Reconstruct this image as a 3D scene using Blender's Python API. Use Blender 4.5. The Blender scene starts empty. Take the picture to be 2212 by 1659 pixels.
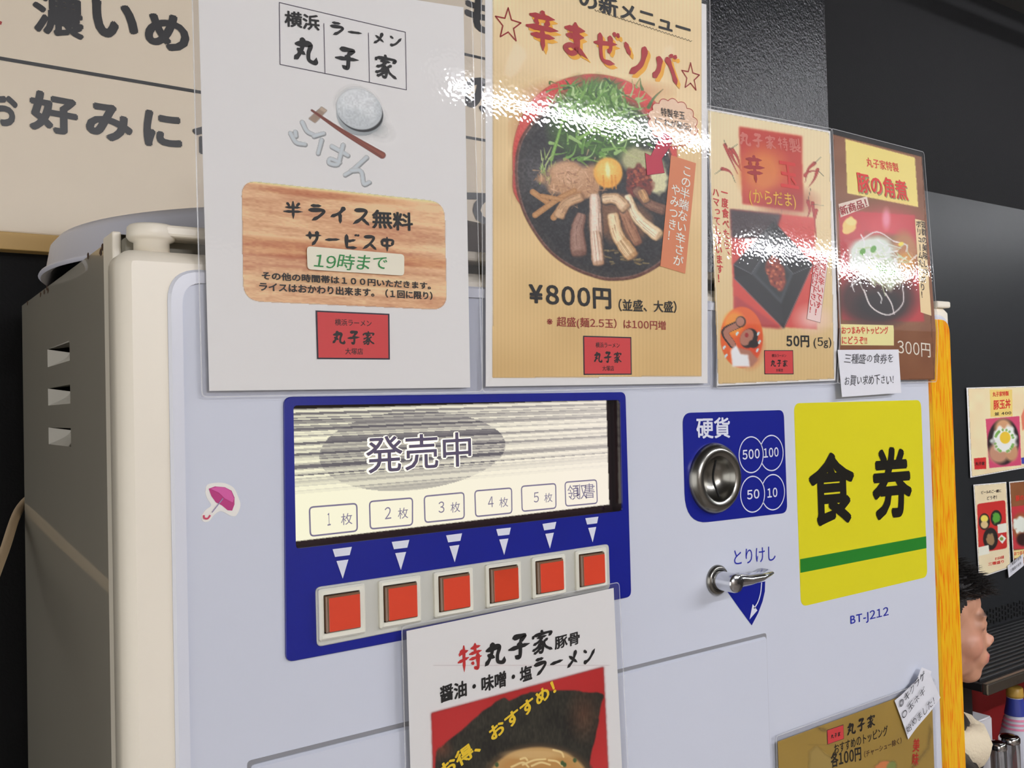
import bpy, bmesh, math, random
import numpy as np
from mathutils import Vector, Matrix
from mathutils.geometry import tessellate_polygon
SC = bpy.context.scene
COL = SC.collection
random.seed(7); RNG = np.random.default_rng(7)

# ------------------------------------------------------------------ camera (solved from the photograph's vanishing points, metres)
FPX, YAW, PITCH, ROLL, DIST = 2004.99, 0.608352, 0.0228163, -0.0258757, 0.62944
H = 1.55                                  # camera height
CX, CY = 1106.0, 829.5
def cam_axes():
    cy, sy, cp, sp = math.cos(YAW), math.sin(YAW), math.cos(PITCH), math.sin(PITCH)
    f = np.array([sy*cp, cy*cp, sp]); r = np.array([cy, -sy, 0.]); u = np.cross(r, f)
    cr, sr = math.cos(ROLL), math.sin(ROLL)
    return cr*r+sr*u, -sr*r+cr*u, f
AR, AU, AF = cam_axes()
EYE = np.array([0., -DIST, H])
cd = bpy.data.cameras.new('camera'); cam = bpy.data.objects.new('camera', cd); COL.objects.link(cam)
cd.sensor_width = 36.; cd.lens = FPX/2212*36.; cd.clip_start = .01; cd.clip_end = 60
M3 = Matrix([[AR[i], AU[i], -AF[i]] for i in range(3)]).to_4x4(); M3.translation = Vector(EYE)
cam.matrix_world = M3
SC.camera = cam
# ------------------------------------------------------------------ world, lamps, exposure
wd = bpy.data.worlds.new('world'); SC.world = wd; wd.use_nodes = True
wd.node_tree.nodes['Background'].inputs[0].default_value = (1.0, .985, .96, 1)
wd.node_tree.nodes['Background'].inputs[1].default_value = 1.55
SC.view_settings.view_transform = 'Standard'; SC.view_settings.look = 'None'
SC.view_settings.gamma = 1; SC.view_settings.use_curve_mapping = False
SC.view_settings.exposure = 0.0
SC.cycles.max_bounces = 8; SC.cycles.transparent_max_bounces = 24
SC.cycles.use_denoising = True
LAMPS = [   # (x, y, length, strength) fluorescent tubes under the ceiling, parallel to the machine's front
    (1.98, -1.65, 1.2, 138), (3.34, -1.65, 1.2, 138), (.55, -3.7, 1.2, 400), (2.6, .0, 1.2, 14), (4.9, -.85, 1.2, 40)]  # tube behind the viewer added as fill; far counter one added for panel sheen
CEIL = 2.55

# ------------------------------------------------------------------ helpers
def ray(px, py):
    px = np.asarray(px, float); py = np.asarray(py, float)
    return AF + AR*((px-CX)/FPX)[..., None] - AU*((py-CY)/FPX)[..., None]
def at_y(px, py, Y):
    d = ray(px, py); t = (np.asarray(Y)+DIST)/d[..., 1]
    return EYE + d*t[..., None]
def at_x(px, py, X):
    d = ray(px, py); return EYE + d*(X/d[..., 0])[..., None]
def at_z(px, py, Z):
    d = ray(px, py); return EYE + d*((Z-H)/d[..., 2])[..., None]
class Surf:
    """a (gently bent) sheet parallel to the machine's front; y grows into the machine"""
    def __init__(s, y0, bend=None): s.y0 = y0; s.bend = bend or (lambda x, z: 0*x); s.bent = bend is not None
    def xz(s, px, py):
        Y = s.y0 + 0*np.asarray(px, float)
        for _ in range(6):
            P = at_y(px, py, Y); Y = s.y0 + s.bend(P[..., 0], P[..., 2]-H)
        return np.stack([P[..., 0], P[..., 2]], -1)
    def lift(s, xz, off=0.):
        xz = np.asarray(xz, float)
        return np.stack([xz[..., 0], s.y0 + s.bend(xz[..., 0], xz[..., 1]-H) - off, xz[..., 1]], -1)
    def P(s, px, py, off=0.): return s.lift(s.xz(px, py), off)

def lin(c): c = np.asarray(c, float)/255; return np.where(c <= .04045, c/12.92, ((c+.055)/1.055)**2.4)
KL = .80
def alb(c, k=None): return np.clip(lin(c)/(k or KL), 0, .92)
_m = {}
def mat(name, c, rough=.5, metal=0., coat=0., spec=.5, k=None, emis=0., bump=0., bscale=60., alpha=1., trans=0., vary=0.):
    key = (name, tuple(c), rough, metal, coat, k, emis, bump, bscale, trans, vary)
    if key in _m: return _m[key]
    m = bpy.data.materials.new(name); m.use_nodes = True; nt = m.node_tree
    b = nt.nodes['Principled BSDF']; a = alb(c, k) if not metal else lin(c)
    b.inputs['Base Color'].default_value = (*a, 1); b.inputs['Roughness'].default_value = rough
    b.inputs['Metallic'].default_value = metal; b.inputs['Coat Weight'].default_value = coat
    b.inputs['Specular IOR Level'].default_value = spec; b.inputs['Transmission Weight'].default_value = trans
    if emis: b.inputs['Emission Color'].default_value = (*lin(c), 1); b.inputs['Emission Strength'].default_value = emis
    if bump or vary:
        tc = nt.nodes.new('ShaderNodeTexCoord'); n = nt.nodes.new('ShaderNodeTexNoise'); n.inputs['Scale'].default_value = bscale
        n.inputs['Detail'].default_value = 4
        nt.links.new(tc.outputs['Object'], n.inputs['Vector'])
        if bump:
            bp = nt.nodes.new('ShaderNodeBump'); bp.inputs['Strength'].default_value = bump; bp.inputs['Distance'].default_value = .002
            nt.links.new(n.outputs[0], bp.inputs['Height']); nt.links.new(bp.outputs[0], b.inputs['Normal'])
        if vary:
            mx = nt.nodes.new('ShaderNodeMix'); mx.data_type = 'RGBA'
            n2 = nt.nodes.new('ShaderNodeTexNoise'); n2.inputs['Scale'].default_value = 9; n2.inputs['Detail'].default_value = 6
            nt.links.new(tc.outputs['Object'], n2.inputs['Vector']); nt.links.new(n2.outputs[0], mx.inputs[0])
            mx.inputs[6].default_value = (*(a*(1-vary)), 1); mx.inputs[7].default_value = (*np.clip(a*(1+vary), 0, 1), 1)
            nt.links.new(mx.outputs[2], b.inputs['Base Color'])
    _m[key] = m; return m
def ink(c, k=None): return mat('print_ink', c, .55, k=k)
def attr_mat(name, rough=.5, emis=0.):
    key = ('attr', name)
    if key in _m: return _m[key]
    m = bpy.data.materials.new(name); m.use_nodes = True; nt = m.node_tree; b = nt.nodes['Principled BSDF']
    a = nt.nodes.new('ShaderNodeAttribute'); a.attribute_name = 'Col'
    b.inputs['Roughness'].default_value = rough
    if emis:
        b.inputs['Base Color'].default_value = (.02, .02, .02, 1); b.inputs['Emission Strength'].default_value = emis
        nt.links.new(a.outputs['Color'], b.inputs['Emission Color'])
    else: nt.links.new(a.outputs['Color'], b.inputs['Base Color'])
    nt.links.new(a.outputs['Alpha'], b.inputs['Alpha'])
    _m[key] = m; return m
def film_mat(bump=.25, scale=330., tint=.985, name='laminate_film'):
    key = ('film', bump, scale, tint)
    if key in _m: return _m[key]
    m = bpy.data.materials.new(name); m.use_nodes = True; nt = m.node_tree; nt.nodes.clear()
    N = nt.nodes.new; L = nt.links.new
    out = N('ShaderNodeOutputMaterial'); mix = N('ShaderNodeMixShader'); tr = N('ShaderNodeBsdfTransparent'); gl = N('ShaderNodeBsdfGlossy')
    tr.inputs[0].default_value = (tint, tint, tint, 1); gl.inputs['Roughness'].default_value = .02
    fr = N('ShaderNodeFresnel'); ge = N('ShaderNodeNewGeometry'); io = N('ShaderNodeMath'); io.operation = 'MULTIPLY_ADD'; io.inputs[1].default_value = 1/1.5-1.5; io.inputs[2].default_value = 1.5
    L(ge.outputs['Backfacing'], io.inputs[0]); L(io.outputs[0], fr.inputs[0])      # the same reflectance from either side
    tc = N('ShaderNodeTexCoord'); n = N('ShaderNodeTexNoise'); n.inputs['Scale'].default_value = scale; n.inputs['Detail'].default_value = 0
    n2 = N('ShaderNodeTexNoise'); n2.inputs['Scale'].default_value = 22; n2.inputs['Detail'].default_value = 1
    ad = N('ShaderNodeMath'); ad.operation = 'MULTIPLY_ADD'; ad.inputs[1].default_value = 1.2
    bp = N('ShaderNodeBump'); bp.inputs['Strength'].default_value = bump; bp.inputs['Distance'].default_value = .00017
    L(tc.outputs['Object'], n.inputs['Vector']); L(tc.outputs['Object'], n2.inputs['Vector'])
    L(n2.outputs[0], ad.inputs[0]); L(n.outputs[0], ad.inputs[2]); L(ad.outputs[0], bp.inputs['Height'])
    L(bp.outputs[0], gl.inputs['Normal']); L(bp.outputs[0], fr.inputs['Normal'])
    L(fr.outputs[0], mix.inputs[0]); L(tr.outputs[0], mix.inputs[1]); L(gl.outputs[0], mix.inputs[2]); L(mix.outputs[0], out.inputs[0])
    _m[key] = m; return m

def link(name, me, m, parent=None, smooth=False, **kw):
    o = bpy.data.objects.new(name, me); COL.objects.link(o)
    if m is not None and not me.materials: me.materials.append(m)
    if parent is not None: o.parent = parent
    if smooth: me.polygons.foreach_set('use_smooth', [True]*len(me.polygons))
    for k, v in kw.items(): o[k] = v
    return o
def mesh(name, V, F, m, parent=None, smooth=False, **kw):
    me = bpy.data.meshes.new(name); me.from_pydata([tuple(map(float, v)) for v in V], [], [tuple(f) for f in F]); me.update()
    return link(name, me, m, parent, smooth, **kw)
def thing(name, label, cat, loc=(0, 0, 0), group=None):
    o = bpy.data.objects.new(name, None); COL.objects.link(o); o.location = loc; o.empty_display_size = .05
    o['label'] = label; o['category'] = cat
    if group: o['group'] = group
    TH.append(o); return o
TH = []
def finish(root):    # geometry is built in world metres: move it into the root's frame
    pass
def from_bm(name, bm, m, parent=None, smooth=False, **kw):
    bmesh.ops.recalc_face_normals(bm, faces=bm.faces)
    me = bpy.data.meshes.new(name); bm.to_mesh(me); bm.free()
    return link(name, me, m, parent, smooth, **kw)
def box(name, a, b, m, parent=None, bev=0., seg=2, smooth=False, **kw):
    bm = bmesh.new(); bmesh.ops.create_cube(bm, size=1)
    for v in bm.verts: v.co = Vector([(a[i]+b[i])/2+v.co[i]*(b[i]-a[i]) for i in range(3)])
    if bev: bmesh.ops.bevel(bm, geom=bm.edges[:], offset=bev, segments=seg, affect='EDGES', profile=.5)
    return from_bm(name, bm, m, parent, smooth, **kw)
def round_poly(pts, r, n=6):
    pts = [np.asarray(p, float) for p in pts]; out = []; N = len(pts)
    rr = r if hasattr(r, '__len__') else [r]*N
    for i in range(N):
        p, a, b = pts[i], pts[i-1], pts[(i+1) % N]; R = rr[i]
        ea = (a-p)/np.linalg.norm(a-p); eb = (b-p)/np.linalg.norm(b-p)
        s, e = p+ea*R, p+eb*R
        for k in range(n+1):
            t = k/n; out.append((1-t)**2*s+2*t*(1-t)*p+t*t*e)
    return np.array(out)
def quad_xz(s, q): return [s.xz(*p) for p in q]      # photograph corners -> metres on the sheet
def plate(name, surf, outer, m, parent, back=0., front=.001, inner=None, bev=0., holes=(), **kw):
    """prism over an xz outline on a sheet, with an optional hole of the same vertex count"""
    outer = np.asarray(outer); n = len(outer)
    V = list(surf.lift(outer, back))+list(surf.lift(outer, front)); F = []
    cF = outer if not bev else None
    if bev:
        c = outer.mean(0); d = np.roll(outer, -1, 0)-np.roll(outer, 1, 0); nn = np.stack([d[:, 1], -d[:, 0]], 1); nn /= np.linalg.norm(nn, axis=1)[:, None]+1e-12
        if ((outer+nn*1e-4-c)**2).sum() > ((outer-c)**2).sum(): nn = -nn
        ins = outer+nn*bev
        V = list(surf.lift(outer, back))+list(surf.lift(outer, front-bev))
        V += list(surf.lift(ins, front)); top0 = 2*n; loops = [0, n, 2*n]; face_loop = ins
    else: loops = [0, n]; face_loop = outer; top0 = n
    for a, b in zip(loops[:-1], loops[1:]):
        for i in range(n): j = (i+1) % n; F.append((a+i, a+j, b+j, b+i))
    if inner is None:
        hp_ = []; mp = list(range(top0, top0+n)); mb = list(range(n))
        for hl_ in holes:
            k = len(V); m_ = len(hl_); V += list(surf.lift(hl_, front))+list(surf.lift(hl_, back)); mp += range(k, k+m_); mb += range(k+m_, k+2*m_)
            hp_.append([Vector((p[0], p[1], 0)) for p in hl_])
            for i in range(m_): j = (i+1) % m_; F.append((k+i, k+j, k+m_+j, k+m_+i))
        for t in tessellate_polygon([[Vector((p[0], p[1], 0)) for p in face_loop]]+hp_): F.append(tuple(mp[i] for i in t))
        for t in tessellate_polygon([[Vector((p[0], p[1], 0)) for p in outer]]+hp_): F.append(tuple(mb[i] for i in reversed(t)))
    else:
        k = len(V); V += list(surf.lift(inner, front))+list(surf.lift(inner, back))
        for i in range(n):
            j = (i+1) % n; F.append((top0+i, top0+j, k+j, k+i)); F.append((k+i, k+j, k+n+j, k+n+i)); F.append((i, j, k+n+j, k+n+i))
    bm = bmesh.new(); vs = [bm.verts.new(tuple(v)) for v in V]
    for f in F:
        try: bm.faces.new([vs[i] for i in f])
        except ValueError: pass
    return from_bm(name, bm, m, parent, **kw)
def grid_sheet(name, surf, q, m, parent, off=0., nx=14, nz=20, thick=.0003, edge=None, **kw):
    """thin sheet over a photographed quad TL,TR,BR,BL on a bent surface"""
    TL, TR, BR, BL = [surf.xz(*p) for p in q]; V = []; F = []
    for j in range(nz+1):
        v = j/nz
        for i in range(nx+1):
            u = i/nx; p = (1-v)*((1-u)*TL+u*TR)+v*((1-u)*BL+u*BR)
            if edge: p = p+np.array(edge(u, v))
            V.append(p)
    V = np.array(V); n = len(V); W = np.concatenate([surf.lift(V, off), surf.lift(V, off-thick)])
    g = lambda i, j: j*(nx+1)+i
    if not thick:
        for j in range(nz):
            for i in range(nx): F.append((g(i, j), g(i, j+1), g(i+1, j+1), g(i+1, j)))
        return mesh(name, W[:n], F, m, parent, True, **kw)
    for j in range(nz):
        for i in range(nx):
            F.append((g(i, j), g(i, j+1), g(i+1, j+1), g(i+1, j))); F.append((n+g(i, j), n+g(i+1, j), n+g(i+1, j+1), n+g(i, j+1)))
    for i in range(nx): F.append((g(i, 0), g(i+1, 0), n+g(i+1, 0), n+g(i, 0))); F.append((g(i, nz), n+g(i, nz), n+g(i+1, nz), g(i+1, nz)))
    for j in range(nz): F.append((g(0, j), n+g(0, j), n+g(0, j+1), g(0, j+1))); F.append((g(nx, j), g(nx, j+1), n+g(nx, j+1), n+g(nx, j)))
    return mesh(name, W, F, m, parent, False, **kw)
def catmull(P, n=6):
    P = [np.asarray(p, float) for p in P]
    if len(P) < 3: 
        return np.array([P[0]+(P[1]-P[0])*t for t in np.linspace(0, 1, 5)])
    Q = [2*P[0]-P[1]]+P+[2*P[-1]-P[-2]]; out = []
    for i in range(1, len(Q)-2):
        a, b, c, d = Q[i-1:i+3]
        for k in range(n):
            t = k/n; out.append(.5*((2*b)+(-a+c)*t+(2*a-5*b+4*c-d)*t*t+(-a+3*b-3*c+d)*t**3))
    out.append(P[-1]); return np.array(out)
def ribbon(P, w):     # centre line + half widths -> verts, faces in 2D
    P = np.asarray(P); d = np.gradient(P, axis=0); d /= np.linalg.norm(d, axis=1)[:, None]+1e-9; nn = np.stack([-d[:, 1], d[:, 0]], 1)
    w = np.broadcast_to(w, len(P))[:, None]; V = np.concatenate([P+nn*w, P-nn*w]); n = len(P)
    return V, [(i, i+1, n+i+1, n+i) for i in range(n-1)]
def sheet_mesh(name, surf, V2, F, m, parent, off, **kw): return mesh(name, surf.lift(np.asarray(V2), off), F, m, parent, **kw)
def line_on(name, surf, pts, w, m, parent, off=.0004, closed=False, smooth=False):
    """ink line through photograph points, w metres wide"""
    P = np.array([surf.xz(*p) for p in pts])
    if smooth: P = catmull(P)
    elif surf.bent and not closed and len(P) < 12: P = np.array([a+(b-a)*k/8 for a, b in zip(P[:-1], P[1:]) for k in range(8)]+[P[-1]])
    if closed:
        V = []; F = []
        n = len(P); c = P.mean(0)
        d = np.roll(P, -1, 0)-np.roll(P, 1, 0); nn = np.stack([-d[:, 1], d[:, 0]], 1); nn /= np.linalg.norm(nn, axis=1)[:, None]+1e-12
        V = np.concatenate([P+nn*w/2, P-nn*w/2]); F = [(i, (i+1) % n, n+(i+1) % n, n+i) for i in range(n)]
    else:
        Q = []
        if smooth: V, F = ribbon(P, w/2)
        else:
            V = []; F = []
            for a, b in zip(P[:-1], P[1:]):
                e = (b-a)/np.linalg.norm(b-a); nn = np.array([-e[1], e[0]])*w/2; k = len(V)
                V += [a+nn-e*w*.3, a-nn-e*w*.3, b-nn+e*w*.3, b+nn+e*w*.3]; F.append((k, k+1, k+2, k+3))
    return sheet_mesh(name, surf, V, F, m, parent, off)
def fill_on(name, surf, pts, m, parent, off=.0004, raw=False, **kw):
    P = np.asarray(pts) if raw else np.array([surf.xz(*p) for p in pts])
    F = [tuple(t) for t in tessellate_polygon([[Vector((p[0], p[1], 0)) for p in P]])]
    if surf.bent and len(P) < 12:
        P = [tuple(p) for p in P]
        for _ in range(3):
            mid = {}; G = []
            def md(a, b):
                k = (min(a, b), max(a, b))
                if k not in mid: mid[k] = len(P); P.append(((P[a][0]+P[b][0])/2, (P[a][1]+P[b][1])/2))
                return mid[k]
            for a, b, c in F: ab, bc, ca = md(a, b), md(b, c), md(c, a); G += [(a, ab, ca), (ab, b, bc), (ca, bc, c), (ab, bc, ca)]
            F = G
    return sheet_mesh(name, surf, P, F, m, parent, off, **kw)
def ell(cx, cy, rx, ry, ang=0., n=28):
    t = np.linspace(0, 2*math.pi, n, endpoint=False); c, s = math.cos(ang), math.sin(ang)
    return [(cx+rx*math.cos(a)*c-ry*math.sin(a)*s, cy+rx*math.cos(a)*s+ry*math.sin(a)*c) for a in t]
def lathe(name, prof, c, axis, m, parent=None, n=40, smooth=True, **kw):
    """prof: (radius, height along axis) pairs"""
    ax = Vector(axis).normalized(); t = ax.orthogonal().normalized(); b = ax.cross(t); c = Vector(c); V = []; F = []
    for r, h in prof:
        for k in range(n): a = 2*math.pi*k/n; V.append(c+ax*h+(t*math.cos(a)+b*math.sin(a))*max(r, 1e-5))
    for i in range(len(prof)-1):
        for k in range(n): j = (k+1) % n; F.append((i*n+k, i*n+j, (i+1)*n+j, (i+1)*n+k))
    return mesh(name, V, F, m, parent, smooth, **kw)
def tube(name, pts, r, m, parent=None, n=10, taper=None, **kw):
    P = catmull(pts, 8) if len(pts) > 2 else np.array(pts, float)
    V = []; F = []; up = np.array([0.13, .2, 1.])
    for i, p in enumerate(P):
        d = P[min(i+1, len(P)-1)]-P[max(i-1, 0)]; d = d/np.linalg.norm(d); a = np.cross(d, up); a /= np.linalg.norm(a); b = np.cross(d, a)
        rr = r*(taper(i/(len(P)-1)) if taper else 1)
        for k in range(n): t = 2*math.pi*k/n; V.append(p+(a*math.cos(t)+b*math.sin(t))*rr)
    for i in range(len(P)-1):
        for k in range(n): j = (k+1) % n; F.append((i*n+k, i*n+j, (i+1)*n+j, (i+1)*n+k))
    F.append(tuple(range(n))); F.append(tuple(range((len(P)-1)*n, len(P)*n)))
    return mesh(name, V, F, m, parent, True, **kw)

# ------------------------------------------------------------------ lettering
BR = {  # brush strokes on a 100-unit body
'丸': [[(40,97),(38,60),(24,28),(4,5)], [(8,66),(68,75),(62,40),(64,14),(88,8),(94,30)], [(16,50),(50,32)]],
'子': [[(22,88),(76,92),(50,66)], [(50,68),(55,42),(50,6),(30,16)], [(3,44),(97,54)]],
'家': [[(48,100),(54,86)], [(14,82),(10,66)], [(12,80),(90,85),(80,68)], [(28,68),(72,72)], [(52,70),(36,52),(10,40)], [(42,56),(54,30),(48,3),(34,10)], [(44,42),(28,26),(6,16)], [(48,30),(30,12),(12,2)], [(76,60),(56,46)], [(52,50),(68,24),(96,6)]],
'ラ': [[(22,86),(76,90)], [(10,60),(86,65),(64,30),(26,3)]], 'ー': [[(5,46),(95,56)]],
'メ': [[(72,94),(48,40),(8,5)], [(22,68),(80,24)]], 'ン': [[(12,80),(36,64)], [(10,10),(50,26),(94,78)]],
'辛': [[(50,100),(56,86)], [(14,82),(88,86)], [(30,76),(38,60)], [(70,78),(58,60)], [(3,52),(97,60)], [(16,34),(86,39)], [(50,58),(50,0)]],
'ま': [[(14,76),(86,82)], [(18,56),(82,62)], [(52,100),(54,60),(54,20),(32,6),(14,18),(34,30),(62,20),(92,3)]],
'ぜ': [[(3,54),(92,66)], [(28,86),(28,40),(36,10),(80,8)], [(66,86),(66,50),(54,36)], [(80,99),(86,86)], [(93,99),(99,86)]],
'ソ': [[(12,88),(30,54)], [(90,92),(72,40),(24,3)]],
'バ': [[(32,82),(26,40),(3,10)], [(58,86),(78,50),(94,8)], [(74,99),(80,88)], [(88,99),(95,88)]],
'サ': [[(3,64),(97,72)], [(28,92),(30,40)], [(70,98),(70,50),(40,3)]],
'ビ': [[(22,94),(22,16),(36,8),(86,10)], [(24,46),(78,62)], [(76,98),(82,86)], [(91,98),(97,86)]],
'ス': [[(16,86),(78,89),(54,44),(6,4)], [(54,44),(94,6)]], 'イ': [[(80,98),(52,60),(6,34)], [(56,62),(56,1)]],
'中': [[(16,76),(20,34)], [(14,74),(86,79),(80,40)], [(20,38),(80,42)], [(50,100),(50,0)]],
'半': [[(20,90),(34,70)], [(82,94),(66,72)], [(12,62),(88,68)], [(3,38),(97,46)], [(50,100),(50,0)]],
'特': [[(22,86),(10,62)], [(8,70),(46,78)], [(28,100),(28,1)], [(3,40),(48,52)], [(54,82),(94,86)], [(72,100),(72,62)], [(48,62),(99,67)], [(48,42),(99,47)], [(82,62),(82,5),(66,12)], [(58,32),(66,20)]],
}
BRL = {}
def brush_glyph(c, w=9.6):
    V = []; F = []; BRL[c] = []
    for st in BR[c]:
        P = catmull([np.array(p) for p in st], 7); t = np.linspace(0, 1, len(P)); n = len(BR[c]); ww = w*(1 if n < 5 else .8 if n < 9 else .68)
        prof = ww*(.55+.65*np.exp(-((t-.12)/.14)**2)+.25*np.sin(math.pi*t)+.35*np.exp(-((t-.85)/.1)**2))*np.clip((1.02-t)/.13, .1, 1)*np.clip((t+.02)/.06, .35, 1)
        v, f = ribbon(P, prof); k = len(V); BRL[c] += [len(BRL[c])//1000]*0+[BR[c].index(st)]*len(v); V += list(v); F += [tuple(k+i for i in q) for q in f]
    return np.array(V)/100., F
TEXTQ = []
def txt(s, surf, p0, p1, h, m, parent, off=.0004, wt=.012, brush=False, name='lettering', vert=False, scale=(1, 1, 0, 0), jit=0., slant=0.):
    """ink of the line runs from photograph point p0 (bottom left) to p1 (bottom right), h pixels high at p0"""
    TEXTQ.append((s, surf, p0, p1, h, m, parent, off, wt, brush, name, vert, jit, slant, scale))
FW = {chr(48+i): chr(0xFF10+i) for i in range(10)}
def build_text():
    need = set()
    for q in TEXTQ:
        for c in q[0]:
            if not (q[9] and c in BR) and c != ' ': need.add((FW.get(c, c), q[8]))
    tmp = {}
    for c, w in {(c, 0) for c, _ in need}:
        cu = bpy.data.curves.new('t', 'FONT'); cu.body = c; cu.size = 1; cu.resolution_u = 3; cu.fill_mode = 'FRONT'
        o = bpy.data.objects.new('t', cu); COL.objects.link(o); tmp[(c, w)] = o
    bpy.context.view_layer.update(); dg = bpy.context.evaluated_depsgraph_get(); G = {}
    for k, o in tmp.items():
        me = o.evaluated_get(dg).to_mesh(); V = np.array([v.co[:2] for v in me.vertices]).reshape(-1, 2); F = [tuple(p.vertices) for p in me.polygons]; G[k] = (V, F)
        o.evaluated_get(dg).to_mesh_clear()
    for o in tmp.values(): cu = o.data; bpy.data.objects.remove(o); bpy.data.curves.remove(cu)
    rnd = random.Random(3)
    for (s, surf, p0, p1, h, m, parent, off, wt, brush, name, vert, jit, slant, scale) in TEXTQ:
        VV = []; FF = []; OO = []; x = 0.; y = 0.
        for c in s:
            if c == ' ': x += .35; continue
            if brush and c in BR: V, F = brush_glyph(c); V = V*.88+np.array([.06, -.06]); adv = 1.
            else:
                V, F = G[(FW.get(c, c), 0)]
                if not len(V): x += 1.; continue
                V = V.copy(); V0 = V; F0_ = F; K_ = 0 if wt <= 0 else (4 if wt < .016 else 8)
                for q in range(K_):
                    a = 2*math.pi*(q+.5)/K_; k = len(V); V = np.concatenate([V, V0+wt*np.array([math.cos(a), math.sin(a)])]); F = F+[tuple(k+i for i in f) for f in F0_]; adv = 1. if ord(c) > 0x2000 else V[:, 0].max()+.07
                if c in FW: V = V-np.array([V[:, 0].min()-.06, 0]); adv = V[:, 0].max()+.07
                if brush: V = V+np.array([0, 1.])*(V[:, :1]-.5)*.06
            if vert:
                V = V-np.array([.5, .38])
                if c in 'ー～（）()': V = V[:, ::-1]*np.array([1, -1])
                if c in '、。': V = V+np.array([.5, .5])
                if c in 'っゃゅょッャュョ': V = V+np.array([.1, .12])
                V = V+np.array([0, y]); y -= 1.
            else:
                if jit:
                    a = rnd.uniform(-jit, jit); R = np.array([[math.cos(a), -math.sin(a)], [math.sin(a), math.cos(a)]]); cc = np.array([.5, .4])
                    V = (V-cc)@R.T*rnd.uniform(.88, 1.1)+cc+np.array([0, rnd.uniform(-.07, .07)])
                V = V+np.array([x, 0]); x += adv
            if slant: V = V+np.stack([V[:, 1]*slant, 0*V[:, 1]], 1)
            if not (brush and c in BR): oo = np.repeat(np.arange(K_+1), len(V0))
            else: oo = BRL[c]
            k = len(VV); VV += list(V); OO += list(oo); FF += [tuple(k+i for i in f) for f in F]
        V = np.array(VV); lo, hi = V.min(0), V.max(0)
        A = surf.xz(*p0); B = surf.xz(*p1)
        if vert:  # p0 top centre, p1 bottom centre, h = column width in pixels
            L = np.linalg.norm(B-A); dn = (B-A)/L; W = abs(surf.xz(p0[0]+h, p0[1])[0]-A[0]); side = np.array([-dn[1], dn[0]])
            P = A+dn*(((hi[1]-V[:, 1])/(hi[1]-lo[1]))*L)[:, None]+side*((V[:, 0]/.95)*W)[:, None]
        else:
            e = B-A; Hm = surf.xz(p0[0], p0[1]-h)[1]-A[1]; sl = abs(e[1]/e[0])
            up = np.array([0, 1.]) if sl < .16 else np.array([-e[1], e[0]])/np.linalg.norm(e)
            P = A+e*((V[:, 0]-lo[0])/(hi[0]-lo[0]))[:, None]+up*(Hm*(V[:, 1]-lo[1])/(hi[1]-lo[1]))[:, None]
        sheet_mesh(name, surf, P, FF, m, parent, off+np.array(OO)*1.2e-5)

# ------------------------------------------------------------------ printed pictures (flat print: colours on a fine sheet mesh)
def vnoise(X, Y, s, seed=0):
    r = np.random.default_rng(seed); g = r.random((96, 96)); u = X/s+seed*7.3; v = Y/s+seed*3.1
    i = np.floor(u).astype(int); j = np.floor(v).astype(int); fu = u-i; fv = v-j; fu = fu*fu*(3-2*fu); fv = fv*fv*(3-2*fv)
    G = lambda a, b: g[b % 96, a % 96]
    return (G(i, j)*(1-fu)+G(i+1, j)*fu)*(1-fv)+(G(i, j+1)*(1-fu)+G(i+1, j+1)*fu)*fv
def inpoly(X, Y, P):
    c = np.zeros(X.shape, bool); n = len(P)
    for i in range(n):
        (x1, y1), (x2, y2) = P[i], P[(i+1) % n]
        if y1 == y2: continue
        t = ((y1 > Y) != (y2 > Y)) & (X < (x2-x1)*(Y-y1)/(y2-y1)+x1); c ^= t
    return c
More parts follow.
